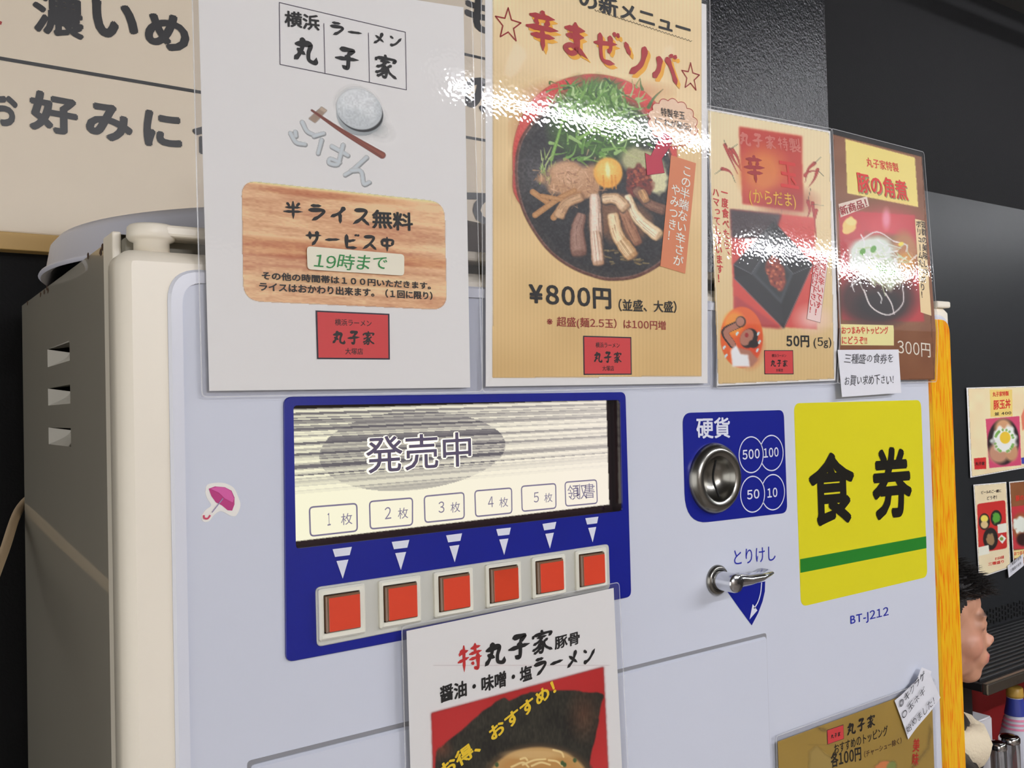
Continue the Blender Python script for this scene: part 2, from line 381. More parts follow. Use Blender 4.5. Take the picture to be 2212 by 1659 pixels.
class Canvas:
    def __init__(s, x0, y0, x1, y1, step, base=(255, 255, 255), alpha=1.):
        s.x = np.arange(x0, x1+.01, step); s.y = np.arange(y0, y1+.01, step); s.X, s.Y = np.meshgrid(s.x, s.y)
        s.c = np.ones(s.X.shape+(3,))*np.array(base, float); s.a = np.ones(s.X.shape)*alpha; s.step = step
    def _put(s, sl, k, col):
        k = k[..., None]; s.c[sl] = s.c[sl]*(1-k)+np.array(col, float)*k; s.a[sl] = np.maximum(s.a[sl], k[..., 0])
    def _sl(s, x0, y0, x1, y1):
        i0, i1 = np.searchsorted(s.x, [x0, x1]); j0, j1 = np.searchsorted(s.y, [y0, y1]); return (slice(j0, j1), slice(i0, i1))
    def blob(s, cx, cy, rx, ry, col, ang=0., soft=.15, op=1., wob=0., seed=1):
        R = max(rx, ry)*1.4+3; sl = s._sl(cx-R, cy-R, cx+R, cy+R); X, Y = s.X[sl]-cx, s.Y[sl]-cy
        c, n = math.cos(ang), math.sin(ang); u = (X*c+Y*n)/rx; v = (-X*n+Y*c)/ry; d = np.sqrt(u*u+v*v)
        if wob: d = d+wob*(vnoise(s.X[sl], s.Y[sl], max(rx, ry)*.35, seed)-.5)
        s._put(sl, np.clip((1-d)/soft+.5, 0, 1)*op, col)
    def stroke(s, pts, w0, w1, col, soft=1.2, op=1., col2=None):
        P = catmull(pts, 5) if len(pts) > 2 else np.array(pts, float)
        m = max(w0, w1)+3; sl = s._sl(P[:, 0].min()-m, P[:, 1].min()-m, P[:, 0].max()+m, P[:, 1].max()+m); X, Y = s.X[sl], s.Y[sl]
        if X.size == 0: return
        best = np.full(X.shape, -9.); n = len(P)
        for i in range(n-1):
            a, b = P[i], P[i+1]; e = b-a; L = e@e+1e-9; t = np.clip(((X-a[0])*e[0]+(Y-a[1])*e[1])/L, 0, 1)
            d = np.hypot(X-a[0]-t*e[0], Y-a[1]-t*e[1]); w = w0+(w1-w0)*(i+t)/(n-1); best = np.maximum(best, w/2-d)
        s._put(sl, np.clip(best/soft+.5, 0, 1)*op, col)
        if col2 is not None: s._put(sl, np.clip((best-max(w0, w1)*.22)/soft+.3, 0, 1)*op*.8, col2)
    def poly(s, P, col, op=1., soft=0):
        P = np.array(P, float); sl = s._sl(P[:, 0].min()-2, P[:, 1].min()-2, P[:, 0].max()+2, P[:, 1].max()+2); X, Y = s.X[sl], s.Y[sl]
        k = sum(inpoly(X+dx*s.step, Y+dy*s.step, P).astype(float) for dx in (-.3, .3) for dy in (-.3, .3))/4
        if soft:
            for _ in range(soft): k = (k+np.roll(k, 1, 0)+np.roll(k, -1, 0)+np.roll(k, 1, 1)+np.roll(k, -1, 1))/5
        s._put(sl, k*op, col)
    def grain(s, amt, sc=4, seed=2, mask=None):
        k = (vnoise(s.X, s.Y, sc, seed)-.5)*amt
        if mask is not None: k = k*mask
        s.c = np.clip(s.c+k[..., None], 0, 255)
    def clip(s, P, soft=0):
        k = sum(inpoly(s.X+dx*s.step, s.Y+dy*s.step, P).astype(float) for dx in (-.3, .3) for dy in (-.3, .3))/4
        for _ in range(soft): k = (k+np.roll(k, 1, 0)+np.roll(k, -1, 0)+np.roll(k, 1, 1)+np.roll(k, -1, 1))/5
        s.a = s.a*k
    def build(s, name, surf, parent, off=.0003, m=None, raw=False, k=None, **kw):
        H_, W_ = s.X.shape; P = surf.P(s.X.ravel(), s.Y.ravel(), off); I = np.arange(H_*W_).reshape(H_, W_)
        al = s.a; keep = (np.maximum.reduce([al[:-1, :-1], al[1:, :-1], al[:-1, 1:], al[1:, 1:]]) > .02).ravel()
        Q = np.stack([I[:-1, :-1], I[1:, :-1], I[1:, 1:], I[:-1, 1:]], -1).reshape(-1, 4)[keep]
        used = np.unique(Q); re = -np.ones(H_*W_, int); re[used] = np.arange(len(used)); Q = re[Q]; P = P[used]
        me = bpy.data.meshes.new(name); me.vertices.add(len(P)); me.vertices.foreach_set('co', P.ravel())
        me.loops.add(Q.size); me.loops.foreach_set('vertex_index', Q.ravel().astype(np.int32))
        me.polygons.add(len(Q)); me.polygons.foreach_set('loop_start', np.arange(0, Q.size, 4, dtype=np.int32)); me.update(calc_edges=True); me.validate()
        a = me.color_attributes.new('Col', 'FLOAT_COLOR', 'POINT'); c = (lin(s.c) if raw else alb(s.c, k)).reshape(-1, 3)[used]
        a.data.foreach_set('color', np.concatenate([c, s.a.reshape(-1, 1)[used]], 1).ravel().astype(np.float32))
        return link(name, me, m or attr_mat('printed_picture'), parent, **kw)
def Z(scale, ox, oy):      # measured on an enlarged crop -> photograph pixels
    return lambda x, y: (ox+x/scale, oy+y/scale)

# ================================================================== THE ROOM
WALLY = .58
DARK = mat('black_wall', (19, 19, 20), .75, spec=.2, bump=.25, bscale=300)
def struct(o): o['kind'] = 'structure'; return o
struct(box('floor', (-3, -5, -.05), (6, WALLY+.1, 0), mat('floor_tiles', (120, 112, 104), .35, vary=.15)))
struct(box('ceiling', (-3, -5, CEIL), (6, WALLY+.1, CEIL+.05), mat('ceiling_paint', (74, 73, 72), .8)))
struct(box('wall_back', (-3, WALLY, 0), (6, WALLY+.1, CEIL), DARK))
struct(box('wall_right', (5.9, -5, 0), (6.0, WALLY, CEIL), mat('side_wall_paint', (70, 66, 62), .7)))
struct(box('wall_front', (-3, -5.0, 0), (6, -4.9, CEIL), mat('front_wall_paint', (150, 140, 128), .8)))
# glossy panels on the back wall
GP = mat('glossy_black_panel', (34, 36, 38), .34, bump=.05, bscale=30)
zt = float(at_y(2100, 432, WALLY-.012)[2])
struct(box('trim_1', (1.72, WALLY-.012, .70), (5.9, WALLY, zt), GP))
xe = float(at_y(1790, 280, WALLY-.006)[0])
struct(box('trim_2', (1.15, WALLY-.006, .2), (xe, WALLY, CEIL), mat('grey_glossy_wall_film', (33, 34, 36), .05, bump=.75, bscale=210)))
for i, (x, y, L, st) in enumerate(LAMPS):
    where = ['in front of the machine, left one of the row', 'in front of the machine, right one of the row', 'far behind the viewer, added as fill for the machine front', 'above the counter seats', 'at the far end of the counter, added for the sheen on the black wall panel'][i]
    t = thing('ceiling_light', 'fluorescent tube in a white batten '+where, 'ceiling light', (x, y, CEIL), 'fluorescent ceiling lights')
    t['abs'] = 1
    box('batten', (x-L/2-.04, y-.045, CEIL-.04), (x+L/2+.04, y+.045, CEIL), mat('white_enamel', (225, 225, 222), .4), t, .006)
    em = mat('lit_tube', (250, 250, 255), .3, emis=float(st))
    tube('tube', [(x-L/2, y, CEIL-.075), (x+L/2, y, CEIL-.075)], .016, em, t)
    for sx in (-1, 1): box('socket', (x+sx*(L/2+.012)-.012, y-.02, CEIL-.1), (x+sx*(L/2+.012)+.012, y+.02, CEIL-.03), mat('white_enamel', (225, 225, 222), .4), t, .003)

# ---- menu board on the back wall
z1 = Z(2.37, 0, 0)
SB = Surf(WALLY-.02)
t = thing('menu_board', 'large cream menu board with black lettering on the wall behind the ticket machine', 'sign', (.6, WALLY, 1.9))
bz = float(SB.xz(20, 502)[1]); bz2 = float(SB.xz(20, 540)[1])
bxr = float(SB.xz(1300, 300)[0])
box('board', (-.25, WALLY-.02, bz), (bxr, WALLY, 2.45), mat('cream_board', (206, 192, 170), .45, vary=.05), t, .002)
box('lower_edge', (-.25, WALLY-.024, bz2), (bxr, WALLY, bz), mat('yellow_board_edge', (186, 152, 92), .5, vary=.12), t, .001, label='yellowed lower strip of the board')
KI = mat('black_letter_ink', (24, 22, 22), .4)
for c, a, b, h in [('濃', (168, 165), (430, 210), 222), ('い', (472, 182), (708, 217), 190), ('め', (742, 238), (970, 280), 190), ('お', (-70, 632), (92, 660), 185), ('好', (150, 662), (400, 704), 208), ('み', (440, 703), (680, 742), 190), ('に', (735, 745), (932, 768), 186), ('合', (985, 782), (1200, 815), 190),
                   ('の', (2360, 560), (2560, 590), 180), ('も', (2380, 150), (2560, 190), 180), ('て', (2350, 1150), (2560, 1170), 180)]:
    txt(c, SB, z1(*a), z1(*b), h/2.37, KI, t, .0008, .034 if c == '濃' else .046, name='letter')
def board_line(ya, yb, w): line_on('ruled_line', SB, [(-60, ya), (1290, yb)], w, KI, t, .0006)
ql = SB.xz(200, 160)
for dz in (0, .128): 
    zc = float(ql[1])+dz; V = [(-.25, zc-.0021), (bxr, zc-.0021), (bxr, zc+.0021), (-.25, zc+.0021)]
    sheet_mesh('ruled_line', SB, V, [(0, 1, 2, 3)], KI, t, .0006)
line_on('letter', SB, [(-6, 47), (1, 50)], .004, mat('red_letter_ink', (150, 40, 32), .4), t, .0008)['label'] = 'red letter end'

# ================================================================== THE TICKET MACHINE
F0 = Surf(0.)
CREAM = mat('cream_enamel', (222, 214, 198), .38, vary=.03)
GREYC = mat('grey_enamel', (160, 154, 140), .34, coat=.9, vary=.05)
PANEL = mat('pale_lilac_panel', (203, 207, 219), .16, coat=.25, k=.86)
vm = thing('ticket_vending_machine', 'pale lilac meal ticket vending machine with grey side, blue display and red buttons', 'vending machine', (.6, .25, 0))
XC = .1431; XR = 1.092; ZT = 1.55+.1245; YB = .525
# cabinet shell with louvre openings in the left side
lou = []
for (px, pyt, pyb) in ((127, 745, 786), (127, 835, 874), (127, 924, 962)):
    a = at_x(px, pyt, XC); b = at_x(px, pyb, XC); lou.append((b[2], a[2]))
Ya, Yb_ = float(at_x(103, 800, XC)[1]), float(at_x(151, 800, XC)[1]); Ya, Yb_ = min(Ya, Yb_), max(Ya, Yb_)
ys = [.045, Ya, Yb_, YB]; zs = [0.02]+sorted(sum(([a, b] for a, b in lou), []))+[ZT]
bm = bmesh.new()
def bq(bm, pts): bm.faces.new([bm.verts.new(tuple(p)) for p in pts])
for i in range(3):
    for j in range(len(zs)-1):
        if i == 1 and j % 2 == 1: continue
        bq(bm, [(XC, ys[i], zs[j]), (XC, ys[i+1], zs[j]), (XC, ys[i+1], zs[j+1]), (XC, ys[i], zs[j+1])])
for a in ([(XC, .045, ZT), (XC, YB, ZT), (XR, YB, ZT), (XR, .045, ZT)], [(XR, .045, .02), (XR, YB, .02), (XR, YB, ZT), (XR, .045, ZT)], [(XC, YB, .02), (XR, YB, .02), (XR, YB, ZT), (XC, YB, ZT)], [(XC, .045, .02), (XC, YB, .02), (XR, YB, .02), (XR, .045, .02)]): bq(bm, a)
bmesh.ops.remove_doubles(bm, verts=bm.verts, dist=1e-5)
from_bm('cabinet', bm, GREYC, vm)
for (zb, ztp) in lou:    # pressed-in louvres: slope runs inwards to a dark slot at the top
    d = .018; n = 6; V = []; F = []
    for k in range(n+1):
        t_ = k/n; x = XC+d*math.sin(t_*math.pi/2)*1.; zz = zb+(ztp-zb)*.80*t_
        ins = .010*math.sin(t_*math.pi/2)
        V += [(x, Ya+ins, zz), (x, Yb_-ins, zz)]
    for k in range(n): F.append((2*k, 2*k+1, 2*k+3, 2*k+2))
    k0 = len(V); V += [(XC, Ya, ztp), (XC, Yb_, ztp)]
    F.append(tuple([k0]+[2*k for k in range(n, -1, -1)])); F.append(tuple([k0+1]+[2*k+1 for k in range(n, -1, -1)]))
    lv = mesh('louvre', V, F, GREYC, vm)
    xx = XC+d; mesh('slot', [(xx, Ya+.009, zb+(ztp-zb)*.8), (xx, Yb_-.009, zb+(ztp-zb)*.8), (xx+.004, Yb_-.009, ztp+.002), (xx+.004, Ya+.009, ztp+.002)], [(0, 1, 2, 3)], mat('dark_slot', (10, 10, 10), .8), lv)
    mesh('lip', [(XC, Ya, ztp), (XC, Yb_, ztp), (xx+.004, Yb_-.009, ztp+.002), (xx+.004, Ya+.009, ztp+.002)], [(0, 1, 2, 3)], GREYC, lv)
FLY = .04
xa, xb = float(at_y(247, 800, FLY)[0]), float(at_y(267, 800, FLY)[0])
box('front_flange', (xa, FLY, .02), (xb, FLY+.03, ZT+.001), CREAM, vm, .0012)
box('inner_frame', (xb-.001, FLY+.012, .05), (XR-.02, FLY+.03, ZT), mat('grey_inner_frame', (120, 116, 104), .6), vm)
# openings for the display and the coin inlet
LCDH = np.array(quad_xz(F0, [(629, 873), (1339.5, 861), (1345, 1105.5), (634.5, 1188)]))
_c = F0.xz(1440+325/3.19, 860+552/3.19); _r = abs(F0.xz(1440+325/3.19, 860+(552-248)/3.19)[1]-_c[1])*.99*.66
INH = np.array([_c+_r*np.array([math.cos(a), math.sin(a)]) for a in np.linspace(0, 2*math.pi, 32, endpoint=False)])
for i, (px, py) in enumerate(((222, 534), (218, 545), (102, 622), (96, 630), (88, 636), (104, 628), (191, 553), (60, 655))):
    c = at_x(px, py, XC); V = [(XC-.0003, c[1]+.004*math.cos(a)*(1+.4*math.sin(3*a+i)), c[2]+.0028*math.sin(a)) for a in np.linspace(0, 2*math.pi, 9)[:-1]]
    mesh('paint_chip', V, [tuple(range(8))], mat('rusty_chip', (70, 48, 34), .8), vm)
# door
xd = float(at_y(290, 900, .0)[0]); ZD = float(F0.xz(330, 538)[1])
XDR = float(F0.xz(2062, 900)[0])+.002
dl = round_poly([(xd-.008, ZD), (XDR, ZD), (XDR, .12), (xd-.008, .12)], .012, 6)
plate('door', F0, dl, CREAM, vm, back=-.032, front=-.0008, bev=.008, holes=(LCDH, INH))
me = [o for o in COL.objects if o.name == 'door'][0].data; me.polygons.foreach_set('use_smooth', [len(p.vertices) == 4 for p in me.polygons])
# panel insert with its moulded border
pl = float(F0.xz(368, 1000)[0]); pt = float(F0.xz(430, 583)[1]); pr = float(F0.xz(2054, 860)[0])
o_ = round_poly([(pl, pt), (pr, pt), (pr, .3), (pl, .3)], .022, 8); i1 = round_poly([(pl+.0035, pt-.0035), (pr-.0035, pt-.0035), (pr-.0035, .3035), (pl+.0035, .3035)], .019, 8)
i2 = round_poly([(pl+.009, pt-.009), (pr-.009, pt-.009), (pr-.009, .309), (pl+.009, .309)], .015, 8)
plate('panel_border', F0, o_, mat('moulded_lilac_border', (205, 207, 216), .2, coat=.3), vm, back=-.001, front=.0022, inner=i2, bev=.0018)
plate('front_panel', F0, round_poly([(pl+.0085, pt-.0085), (pr-.0085, pt-.0085), (pr-.0085, .3085), (pl+.0085, .3085)], .015, 8), PANEL, vm, back=-.0006, front=0., holes=(LCDH, INH))
# wood-grain band down the right of the panel
wm = bpy.data.materials.new('orange_wood_print'); wm.use_nodes = True; nt = wm.node_tree; b = nt.nodes['Principled BSDF']; b.inputs['Roughness'].default_value = .25
tc = nt.nodes.new('ShaderNodeTexCoord'); mp = nt.nodes.new('ShaderNodeMapping'); mp.inputs['Scale'].default_value = (330, 330, 26)
n = nt.nodes.new('ShaderNodeTexNoise'); n.inputs['Scale'].default_value = 1.; n.inputs['Detail'].default_value = 2.5; n.inputs['Distortion'].default_value = .6
cr = nt.nodes.new('ShaderNodeValToRGB'); e = cr.color_ramp.elements
e[0].position = .34; e[0].color = (*alb((222, 118, 12)), 1); e[1].position = .50; e[1].color = (*alb((244, 164, 24)), 1); x_ = cr.color_ramp.elements.new(.7); x_.color = (*alb((249, 178, 32)), 1)
for a, b2 in ((tc.outputs['Object'], mp.inputs[0]), (mp.outputs[0], n.inputs['Vector']), (n.outputs[0], cr.inputs[0]), (cr.outputs[0], b.inputs['Base Color'])): nt.links.new(a, b2)
wl = float(F0.xz(2006, 850)[0]); wr = pr
plate('wood_grain_band', F0, round_poly([(wl, pt-.004), (wr, pt-.004), (wr, .305), (wl, .305)], [.002, .02, .002, .002], 6), wm, vm, back=0, front=.003, bev=.0022)
# top hinge bracket and bar
hp = at_y(330, 505, .02)
hzt = float(at_y(328, 489, .022)[2]); hzb = ZD-.002; hh_ = hzt-hzb
lathe('hinge_cap', [(.0, hh_), (.014, hh_), (.0155, hh_-.0015), (.016, hh_*.62), (.0145, hh_*.52), (.0115, hh_*.46), (.0115, 0), (0, 0)], (float(at_y(327, 505, .022)[0]), .022, hzb), (0, 0, 1), CREAM, vm)
hz = hzt-.0045
box('hinge_bar', (float(at_y(340, 500, .02)[0]), .008, hz-.004), (XR-.06, .034, hz+.004), CREAM, vm, .002)
box('top_rail', (xb, .03, ZD+.001), (XR-.01, .06, ZD+.012), mat('grey_inner_frame', (120, 116, 104), .6), vm, .001)
box('door_corner_cap', (XDR-.030, .0, ZD-.002), (XDR-.001, .025, ZD+.006), CREAM, vm, .002)
for fx in (XC+.06, XR-.06):
    for fy in (.1, .46): lathe('foot', [(0, 0), (.025, 0), (.025, .008), (.012, .012), (.012, .025)], (fx, fy, 0), (0, 0, 1), mat('black_rubber', (20, 20, 20), .8), vm, 20)

# ---- display unit
zb_ = Z(2.836, 600, 840); zc_ = Z(2.836, 600, 1100)
BLUE = mat('royal_blue_plastic', (12, 22, 112), .3, coat=.2, k=.62)
WH = mat('pale_print', (208, 210, 222), .4)
fr_o = round_poly(quad_xz(F0, [(611.3, 857.5), (1348.6, 847), (1361, 1288.6), (615.9, 1430)]), .006, 5)
op = round_poly(quad_xz(F0, [(631.5, 876), (1337, 864), (1342.5, 1103), (637, 1185)]), .003, 5)
plate('display_frame', F0, fr_o, BLUE, vm, back=0, front=.002, inner=op, bev=.0004)
SD = Surf(.010)
opx = quad_xz(F0, [(631.5, 876), (1337, 864), (1342.5, 1103), (637, 1185)])
V = [*F0.lift(opx, .001), *Surf(.012).lift(opx, 0)]
scr = mesh('display_recess', V, [(0, 1, 5, 4), (1, 2, 6, 5), (2, 3, 7, 6), (3, 0, 4, 7), (4, 5, 6, 7)], mat('dark_recess', (38, 26, 30), .12, coat=.5), vm)
cv = Canvas(628, 858, 1322, 1176, 1.6, (250, 246, 216))
X, Y = cv.X, cv.Y; lo_ = (X-631.7)/680; yt = 884+lo_*(864.7-884); yb2 = 1169.7+lo_*(1089.7-1169.7); vv = (Y-yt)/(yb2-yt)   # 0 top .. 1 bottom of the lcd
el = (((X-891)/201)**2+((vv-.37-.0*(X-891))/.325)**2)
rs = np.random.default_rng(5); rows = 110; lvl = np.zeros(rows); el_l = np.zeros(rows)
for r_ in range(rows):
    v_ = r_/rows; q_ = rs.random()
    lvl[r_] = 0 if v_ > .64 else (q_**1.6)*(1.0-1.1*v_)
    el_l[r_] = .10+.85*(rs.random()**1.4)*np.clip(1.4-1.35*v_, .15, 1)
lvl[:11] = [.5, .1, .1, .85, .9, .3, .2, .75, .2, .95, .6]
for r_ in (16, 17, 28, 29, 37, 38, 47, 48, 49, 55): lvl[r_] = .9; el_l[r_] = 1.
ri = np.clip((vv*rows).astype(int), 0, rows-1); fade = np.clip(1.3-.75*lo_, .5, 1.2)
dark = np.clip(np.maximum(lvl[ri]*fade*.72, np.where(el < 1, el_l[ri]*.85, 0)), 0, .92)
warm = np.array([252, 248, 216])*(1-lo_[..., None]*.0)-np.stack([0*lo_, 6*lo_, -10*lo_], -1)
cv.c = warm*(1-dark[..., None])+np.array([70, 66, 78])*dark[..., None]
cv.clip([(631.7, 884), (1309.5, 864.7), (1315.8, 1089.7), (634.2, 1169.7)])
cv.build('lcd_screen', SD, scr, 0, attr_mat('backlit_lcd', .2, .95), raw=True, label='lit yellowish screen with dark scan lines')
LI = mat('lcd_segment', (120, 112, 140), .5, emis=.25, k=1.); LD = mat('lcd_dark_segment', (80, 70, 96), .5, emis=.2, k=1.); LW = mat('lcd_light_edge', (246, 240, 214), .5, emis=.7)
txt('発売中', SD, zb_(528, 528), zb_(1192, 477), 84, LW, scr, .0004, .05)
txt('発売中', SD, zb_(540, 520), zb_(1183, 472), 80, LD, scr, .0012, .01)
LB = [((192, 725), (482, 702), (485, 870), (198, 902)), ((560, 690), (823, 668), (823, 833), (565, 858)), ((895, 658), (1138, 635), (1140, 793), (900, 818)), ((1205, 625), (1430, 607), (1432, 760), (1210, 782)), ((1490, 597), (1700, 580), (1702, 730), (1495, 750)), ((1757, 572), (1950, 557), (1955, 700), (1762, 718))]
def bil(q, u, v): q = [np.array(p, float) for p in q]; return tuple((1-v)*((1-u)*q[0]+u*q[1])+v*((1-u)*q[3]+u*q[2]))
for i, q in enumerate(LB):
    q = [zb_(*p) for p in q]; P = round_poly([SD.xz(*p) for p in q], .003, 4); n_ = len(P)
    d = np.roll(P, -1, 0)-np.roll(P, 1, 0); nn = np.stack([-d[:, 1], d[:, 0]], 1); nn /= np.linalg.norm(nn, axis=1)[:, None]; w = .0006
    sheet_mesh('key_outline', SD, np.concatenate([P+nn*w, P-nn*w]), [(a, (a+1) % n_, n_+(a+1) % n_, n_+a) for a in range(n_)], LI, scr, .0006)
    if i < 5:
        txt('12345'[i], SD, bil(q, .35 if i else .37, .70), bil(q, .50 if i else .44, .69), 27-i*1.3, LI, scr, .0006, .0)
        txt('枚', SD, bil(q, .66, .74), bil(q, .90, .73), 25-i*1.2, LI, scr, .0006, .0)
    else: txt('領収書', SD, bil(q, .07, .77), bil(q, .93, .76), 33, LI, scr, .0006, .0)
# down arrows
TLs = [(335, 245), (697, 200), (1030, 160), (1337, 122), (1620, 90), (1883, 55)]; TRs = [(453, 230), (805, 187), (1128, 147), (1427, 112), (1705, 77), (1963, 45)]
TPs = [(397, 425), (753, 372), (1083, 325), (1386, 280), (1666, 242), (1928, 203)]
SF = Surf(-.002)
for a, b, c in zip(TLs, TRs, TPs):
    a, b, c = map(np.array, (np.array(a, float), np.array(b, float), np.array(c, float))); w = b-a; dn = c-(a+b)/2
    P = [a, b, b+dn*.26-w*.12, a+dn*.26+w*.12]; T = [a+dn*.40+w*.19, b+dn*.40-w*.19, c]
    P = [SF.xz(*zc_(*p)) for p in P]; T = [SF.xz(*zc_(*p)) for p in T]
    sheet_mesh('down_arrow', SF, P+T, [(0, 1, 2, 3), (4, 5, 6)], WH, vm, .0003)
# button strip and buttons
BTW = mat('off_white_plastic', (222, 220, 206), .35); 
zq = [(229, 478), (2024, 212), (2032, 487), (238, 843)]
plate('button_strip', SF, round_poly(quad_xz(SF, [zc_(*p) for p in zq]), .004, 5), mat('clear_grey_plastic', (192, 192, 184), .25, coat=.4), vm, back=0, front=.0015, bev=.0007)
BZ = [((255, 495), (538, 452), (545, 765), (262, 810)), ((628, 442), (880, 403), (885, 692), (632, 738)), ((965, 392), (1200, 355), (1208, 628), (970, 672)), ((1283, 345), (1497, 312), (1500, 573), (1287, 612)), ((1567, 300), (1768, 270), (1773, 520), (1570, 555)), ((1833, 260), (2020, 230), (2027, 475), (1838, 508))]
CP = [((297, 535), (507, 508), (512, 725), (302, 762)), ((663, 480), (857, 450), (860, 660), (668, 692)), ((1002, 418), (1180, 395), (1183, 600), (1005, 630)), ((1313, 370), (1477, 346), (1480, 550), (1316, 575)), ((1597, 325), (1753, 306), (1757, 493), (1600, 521)), ((1863, 284), (2006, 265), (2009, 452), (1867, 476))]
S1 = Surf(-.0075); SCAP = Surf(-.0105)
RED = mat('red_button_face', (206, 66, 42), .28, coat=.2); RIM = mat('brown_translucent_rim', (122, 92, 70), .2, coat=.5)
def axis_rect(q): q = np.array(q); return (q[[0, 3], 0].mean(), q[[1, 2], 0].mean(), q[[2, 3], 1].mean(), q[[0, 1], 1].mean())
for i, (qb, qc) in enumerate(zip(BZ, CP)):
    bx = axis_rect(quad_xz(S1, [zc_(*p) for p in qb])); cx = axis_rect(quad_xz(SCAP, [zc_(*p) for p in qc]))
    rc = lambda r, g: [(r[0]-g, r[3]+g), (r[1]+g, r[3]+g), (r[1]+g, r[2]-g), (r[0]-g, r[2]-g)]
    bt = plate('push_button', S1, round_poly(rc(bx, 0), .0018, 4), BTW, vm, back=-.005, front=0., inner=round_poly(rc(cx, .0008), .0006, 4), bev=.0016)
    plate('well', S1, np.array(rc(cx, .0012)), mat('dark_well', (30, 22, 18), .5), bt, back=-.005, front=-.002)
    plate('cap_rim', SCAP, round_poly(rc(cx, 0), .0007, 3), RIM, bt, back=-.006, front=0., bev=.0009)
    g = -(cx[1]-cx[0])*.075
    r2 = RED if i != 3 else mat('worn_red_button_face', (196, 62, 36), .18, coat=.6, vary=.35)
    plate('cap_face', SCAP, round_poly([(cx[0]-g, cx[3]+g*.7), (cx[1]+g*.3, cx[3]+g*.7), (cx[1]+g*.3, cx[2]-g*.3), (cx[0]-g, cx[2]-g*.3)], .0006, 3), r2, bt, back=0., front=.0004, bev=.0002)

# ---- coin plate, inlet, return lever
z4 = Z(3.19, 1440, 860); q4 = lambda *P: [z4(*p) for p in P]
plate('coin_plate', F0, round_poly(quad_xz(F0, q4((108, 102), (804, 82), (829, 790), (128, 872))), [.011, .008, .009, .030], 8), BLUE, vm, back=0, front=.0006, holes=(INH,))
SK = Surf(-.0006)
txt('硬貨', SK, z4(205, 280), z4(437, 274), 46, WH, vm, .0003, .02)
CC = [((582, 390), 84, 124), ((722, 378), 73, 122), ((592, 662), 84, 124), ((732, 648), 72, 122)]
cin = []
for i, (c, rx, ry) in enumerate(CC):
    C = SK.xz(*z4(*c)); R = abs(SK.xz(*z4(c[0], c[1]-ry))[1]-C[1]); cin.append((C, R)); A = []
    for k in range(65):
        a = 2*math.pi*k/64; p = C+R*np.array([math.cos(a), math.sin(a)])
        A.append(p)
    V = []; F = []
    for k in range(64):
        if i % 2 == 1 and np.linalg.norm((A[k]+A[k+1])/2-cin[i-1][0]) < cin[i-1][1]: continue
        for p in (A[k], A[k+1]): 
            e = (p-C)/np.linalg.norm(p-C); V += [C+e*(R+.0005), C+e*(R-.0007)]
        n_ = len(V); F.append((n_-4, n_-3, n_-1, n_-2))
    sheet_mesh('coin_ring', SK, V, F, WH, vm, .0003)
for s, a, b, h in (('500', (522, 425), (640, 414), 68), ('100', (668, 412), (770, 402), 66), ('50', (553, 700), (638, 690), 66), ('10', (693, 688), (762, 680), 66)): txt(s, SK, z4(*a), z4(*b), h/3.19, WH, vm, .0003, .02)
CH = mat('chrome', (205, 205, 205), .10, metal=1.); ST = mat('brushed_steel', (150, 148, 142), .26, metal=1., bump=.02, bscale=200)
cc = F0.xz(*z4(325, 552)); RC = abs(F0.xz(*z4(325, 552-248))[1]-cc[1])*.99; C3 = (cc[0], 0, cc[1])
ci = lathe('coin_inlet', [(RC, 0), (RC*.985, .003), (RC*.93, .0065), (RC*.85, .0085), (RC*.78, .0095), (RC*.72, .0090), (RC*.655, .0085), (RC*.62, .0075), (RC*.58, .003), (RC*.45, -.003), (RC*.25, -.0065), (0.0, -.0075)], C3, (0, -1, 0), ST, vm, 64)
# the inlet sinks into the panel: cover plate hole is hidden by the dish itself
V = [(cc[0]-.0012, -.0), (cc[0]+.0012, 0)]
tube('coin_slot', [(cc[0]-.002, -.0052, cc[1]+RC*.52), (cc[0]-.003, -.0018, cc[1]), (cc[0]+.001, -.0052, cc[1]-RC*.52)], .0011, mat('black_slot', (4, 4, 4), .8), ci, 8)
txt('とりけし', F0, z4(465, 1152), z4(750, 1118), 33, mat('blue_print', (30, 40, 150), .4), vm, .0003, .002)
Pp = [z4(*p) for p in ((415, 1330), (500, 1300), (678, 1262), (676, 1330), (660, 1400), (630, 1480), (585, 1566), (500, 1450))]
fill_on('turn_sector', F0, Pp, BLUE, vm, .0003)
line_on('turn_arrow', F0, [z4(*p) for p in ((652, 1270), (645, 1340), (628, 1400), (600, 1450))], .0014, WH, vm, .0006, smooth=True)
fill_on('turn_arrow_head', F0, [z4(*p) for p in ((590, 1418), (622, 1462), (568, 1525))], WH, vm, .0006)
lc = F0.xz(*z4(345, 1252)); L3 = (lc[0], 0, lc[1])
ler = lathe('return_lever', [(RC*.42, 0), (RC*.42, .002), (RC*.37, .004), (RC*.29, .0045), (RC*.29, .002), (.0, .002)], L3, (0, -1, 0), ST, vm, 40)
pe = None
for Yp in np.linspace(-.01, -.06, 51):
    w_ = at_y(*z4(492, 1266), Yp)
    if abs(w_[0]-lc[0]-.001) < .0008: pe = Yp; break
pe = pe or -.035
lathe('shaft', [(RC*.265, 0), (RC*.265, -pe-.002), (RC*.24, -pe), (0, -pe)], L3, (0, -1, 0), mat('satin_chrome', (215, 216, 220), .16, metal=1.), ler, 36)
Y0 = pe+.001; pz = lc[1]
pts = [(-.004, .006, .006), (.012, .0035, .006), (.022, .0045, .0075), (.034, .006, .008), (.044, .0078, .0065)]
V = []; F = []
ctr = [(0, 0), (.010, .001), (.022, .0), (.036, .001), (.048, .0045)]; th = [.0085, .0072, .0058, .0046, .0030]; wd_ = [.008, .0075, .009, .0115, .0125]
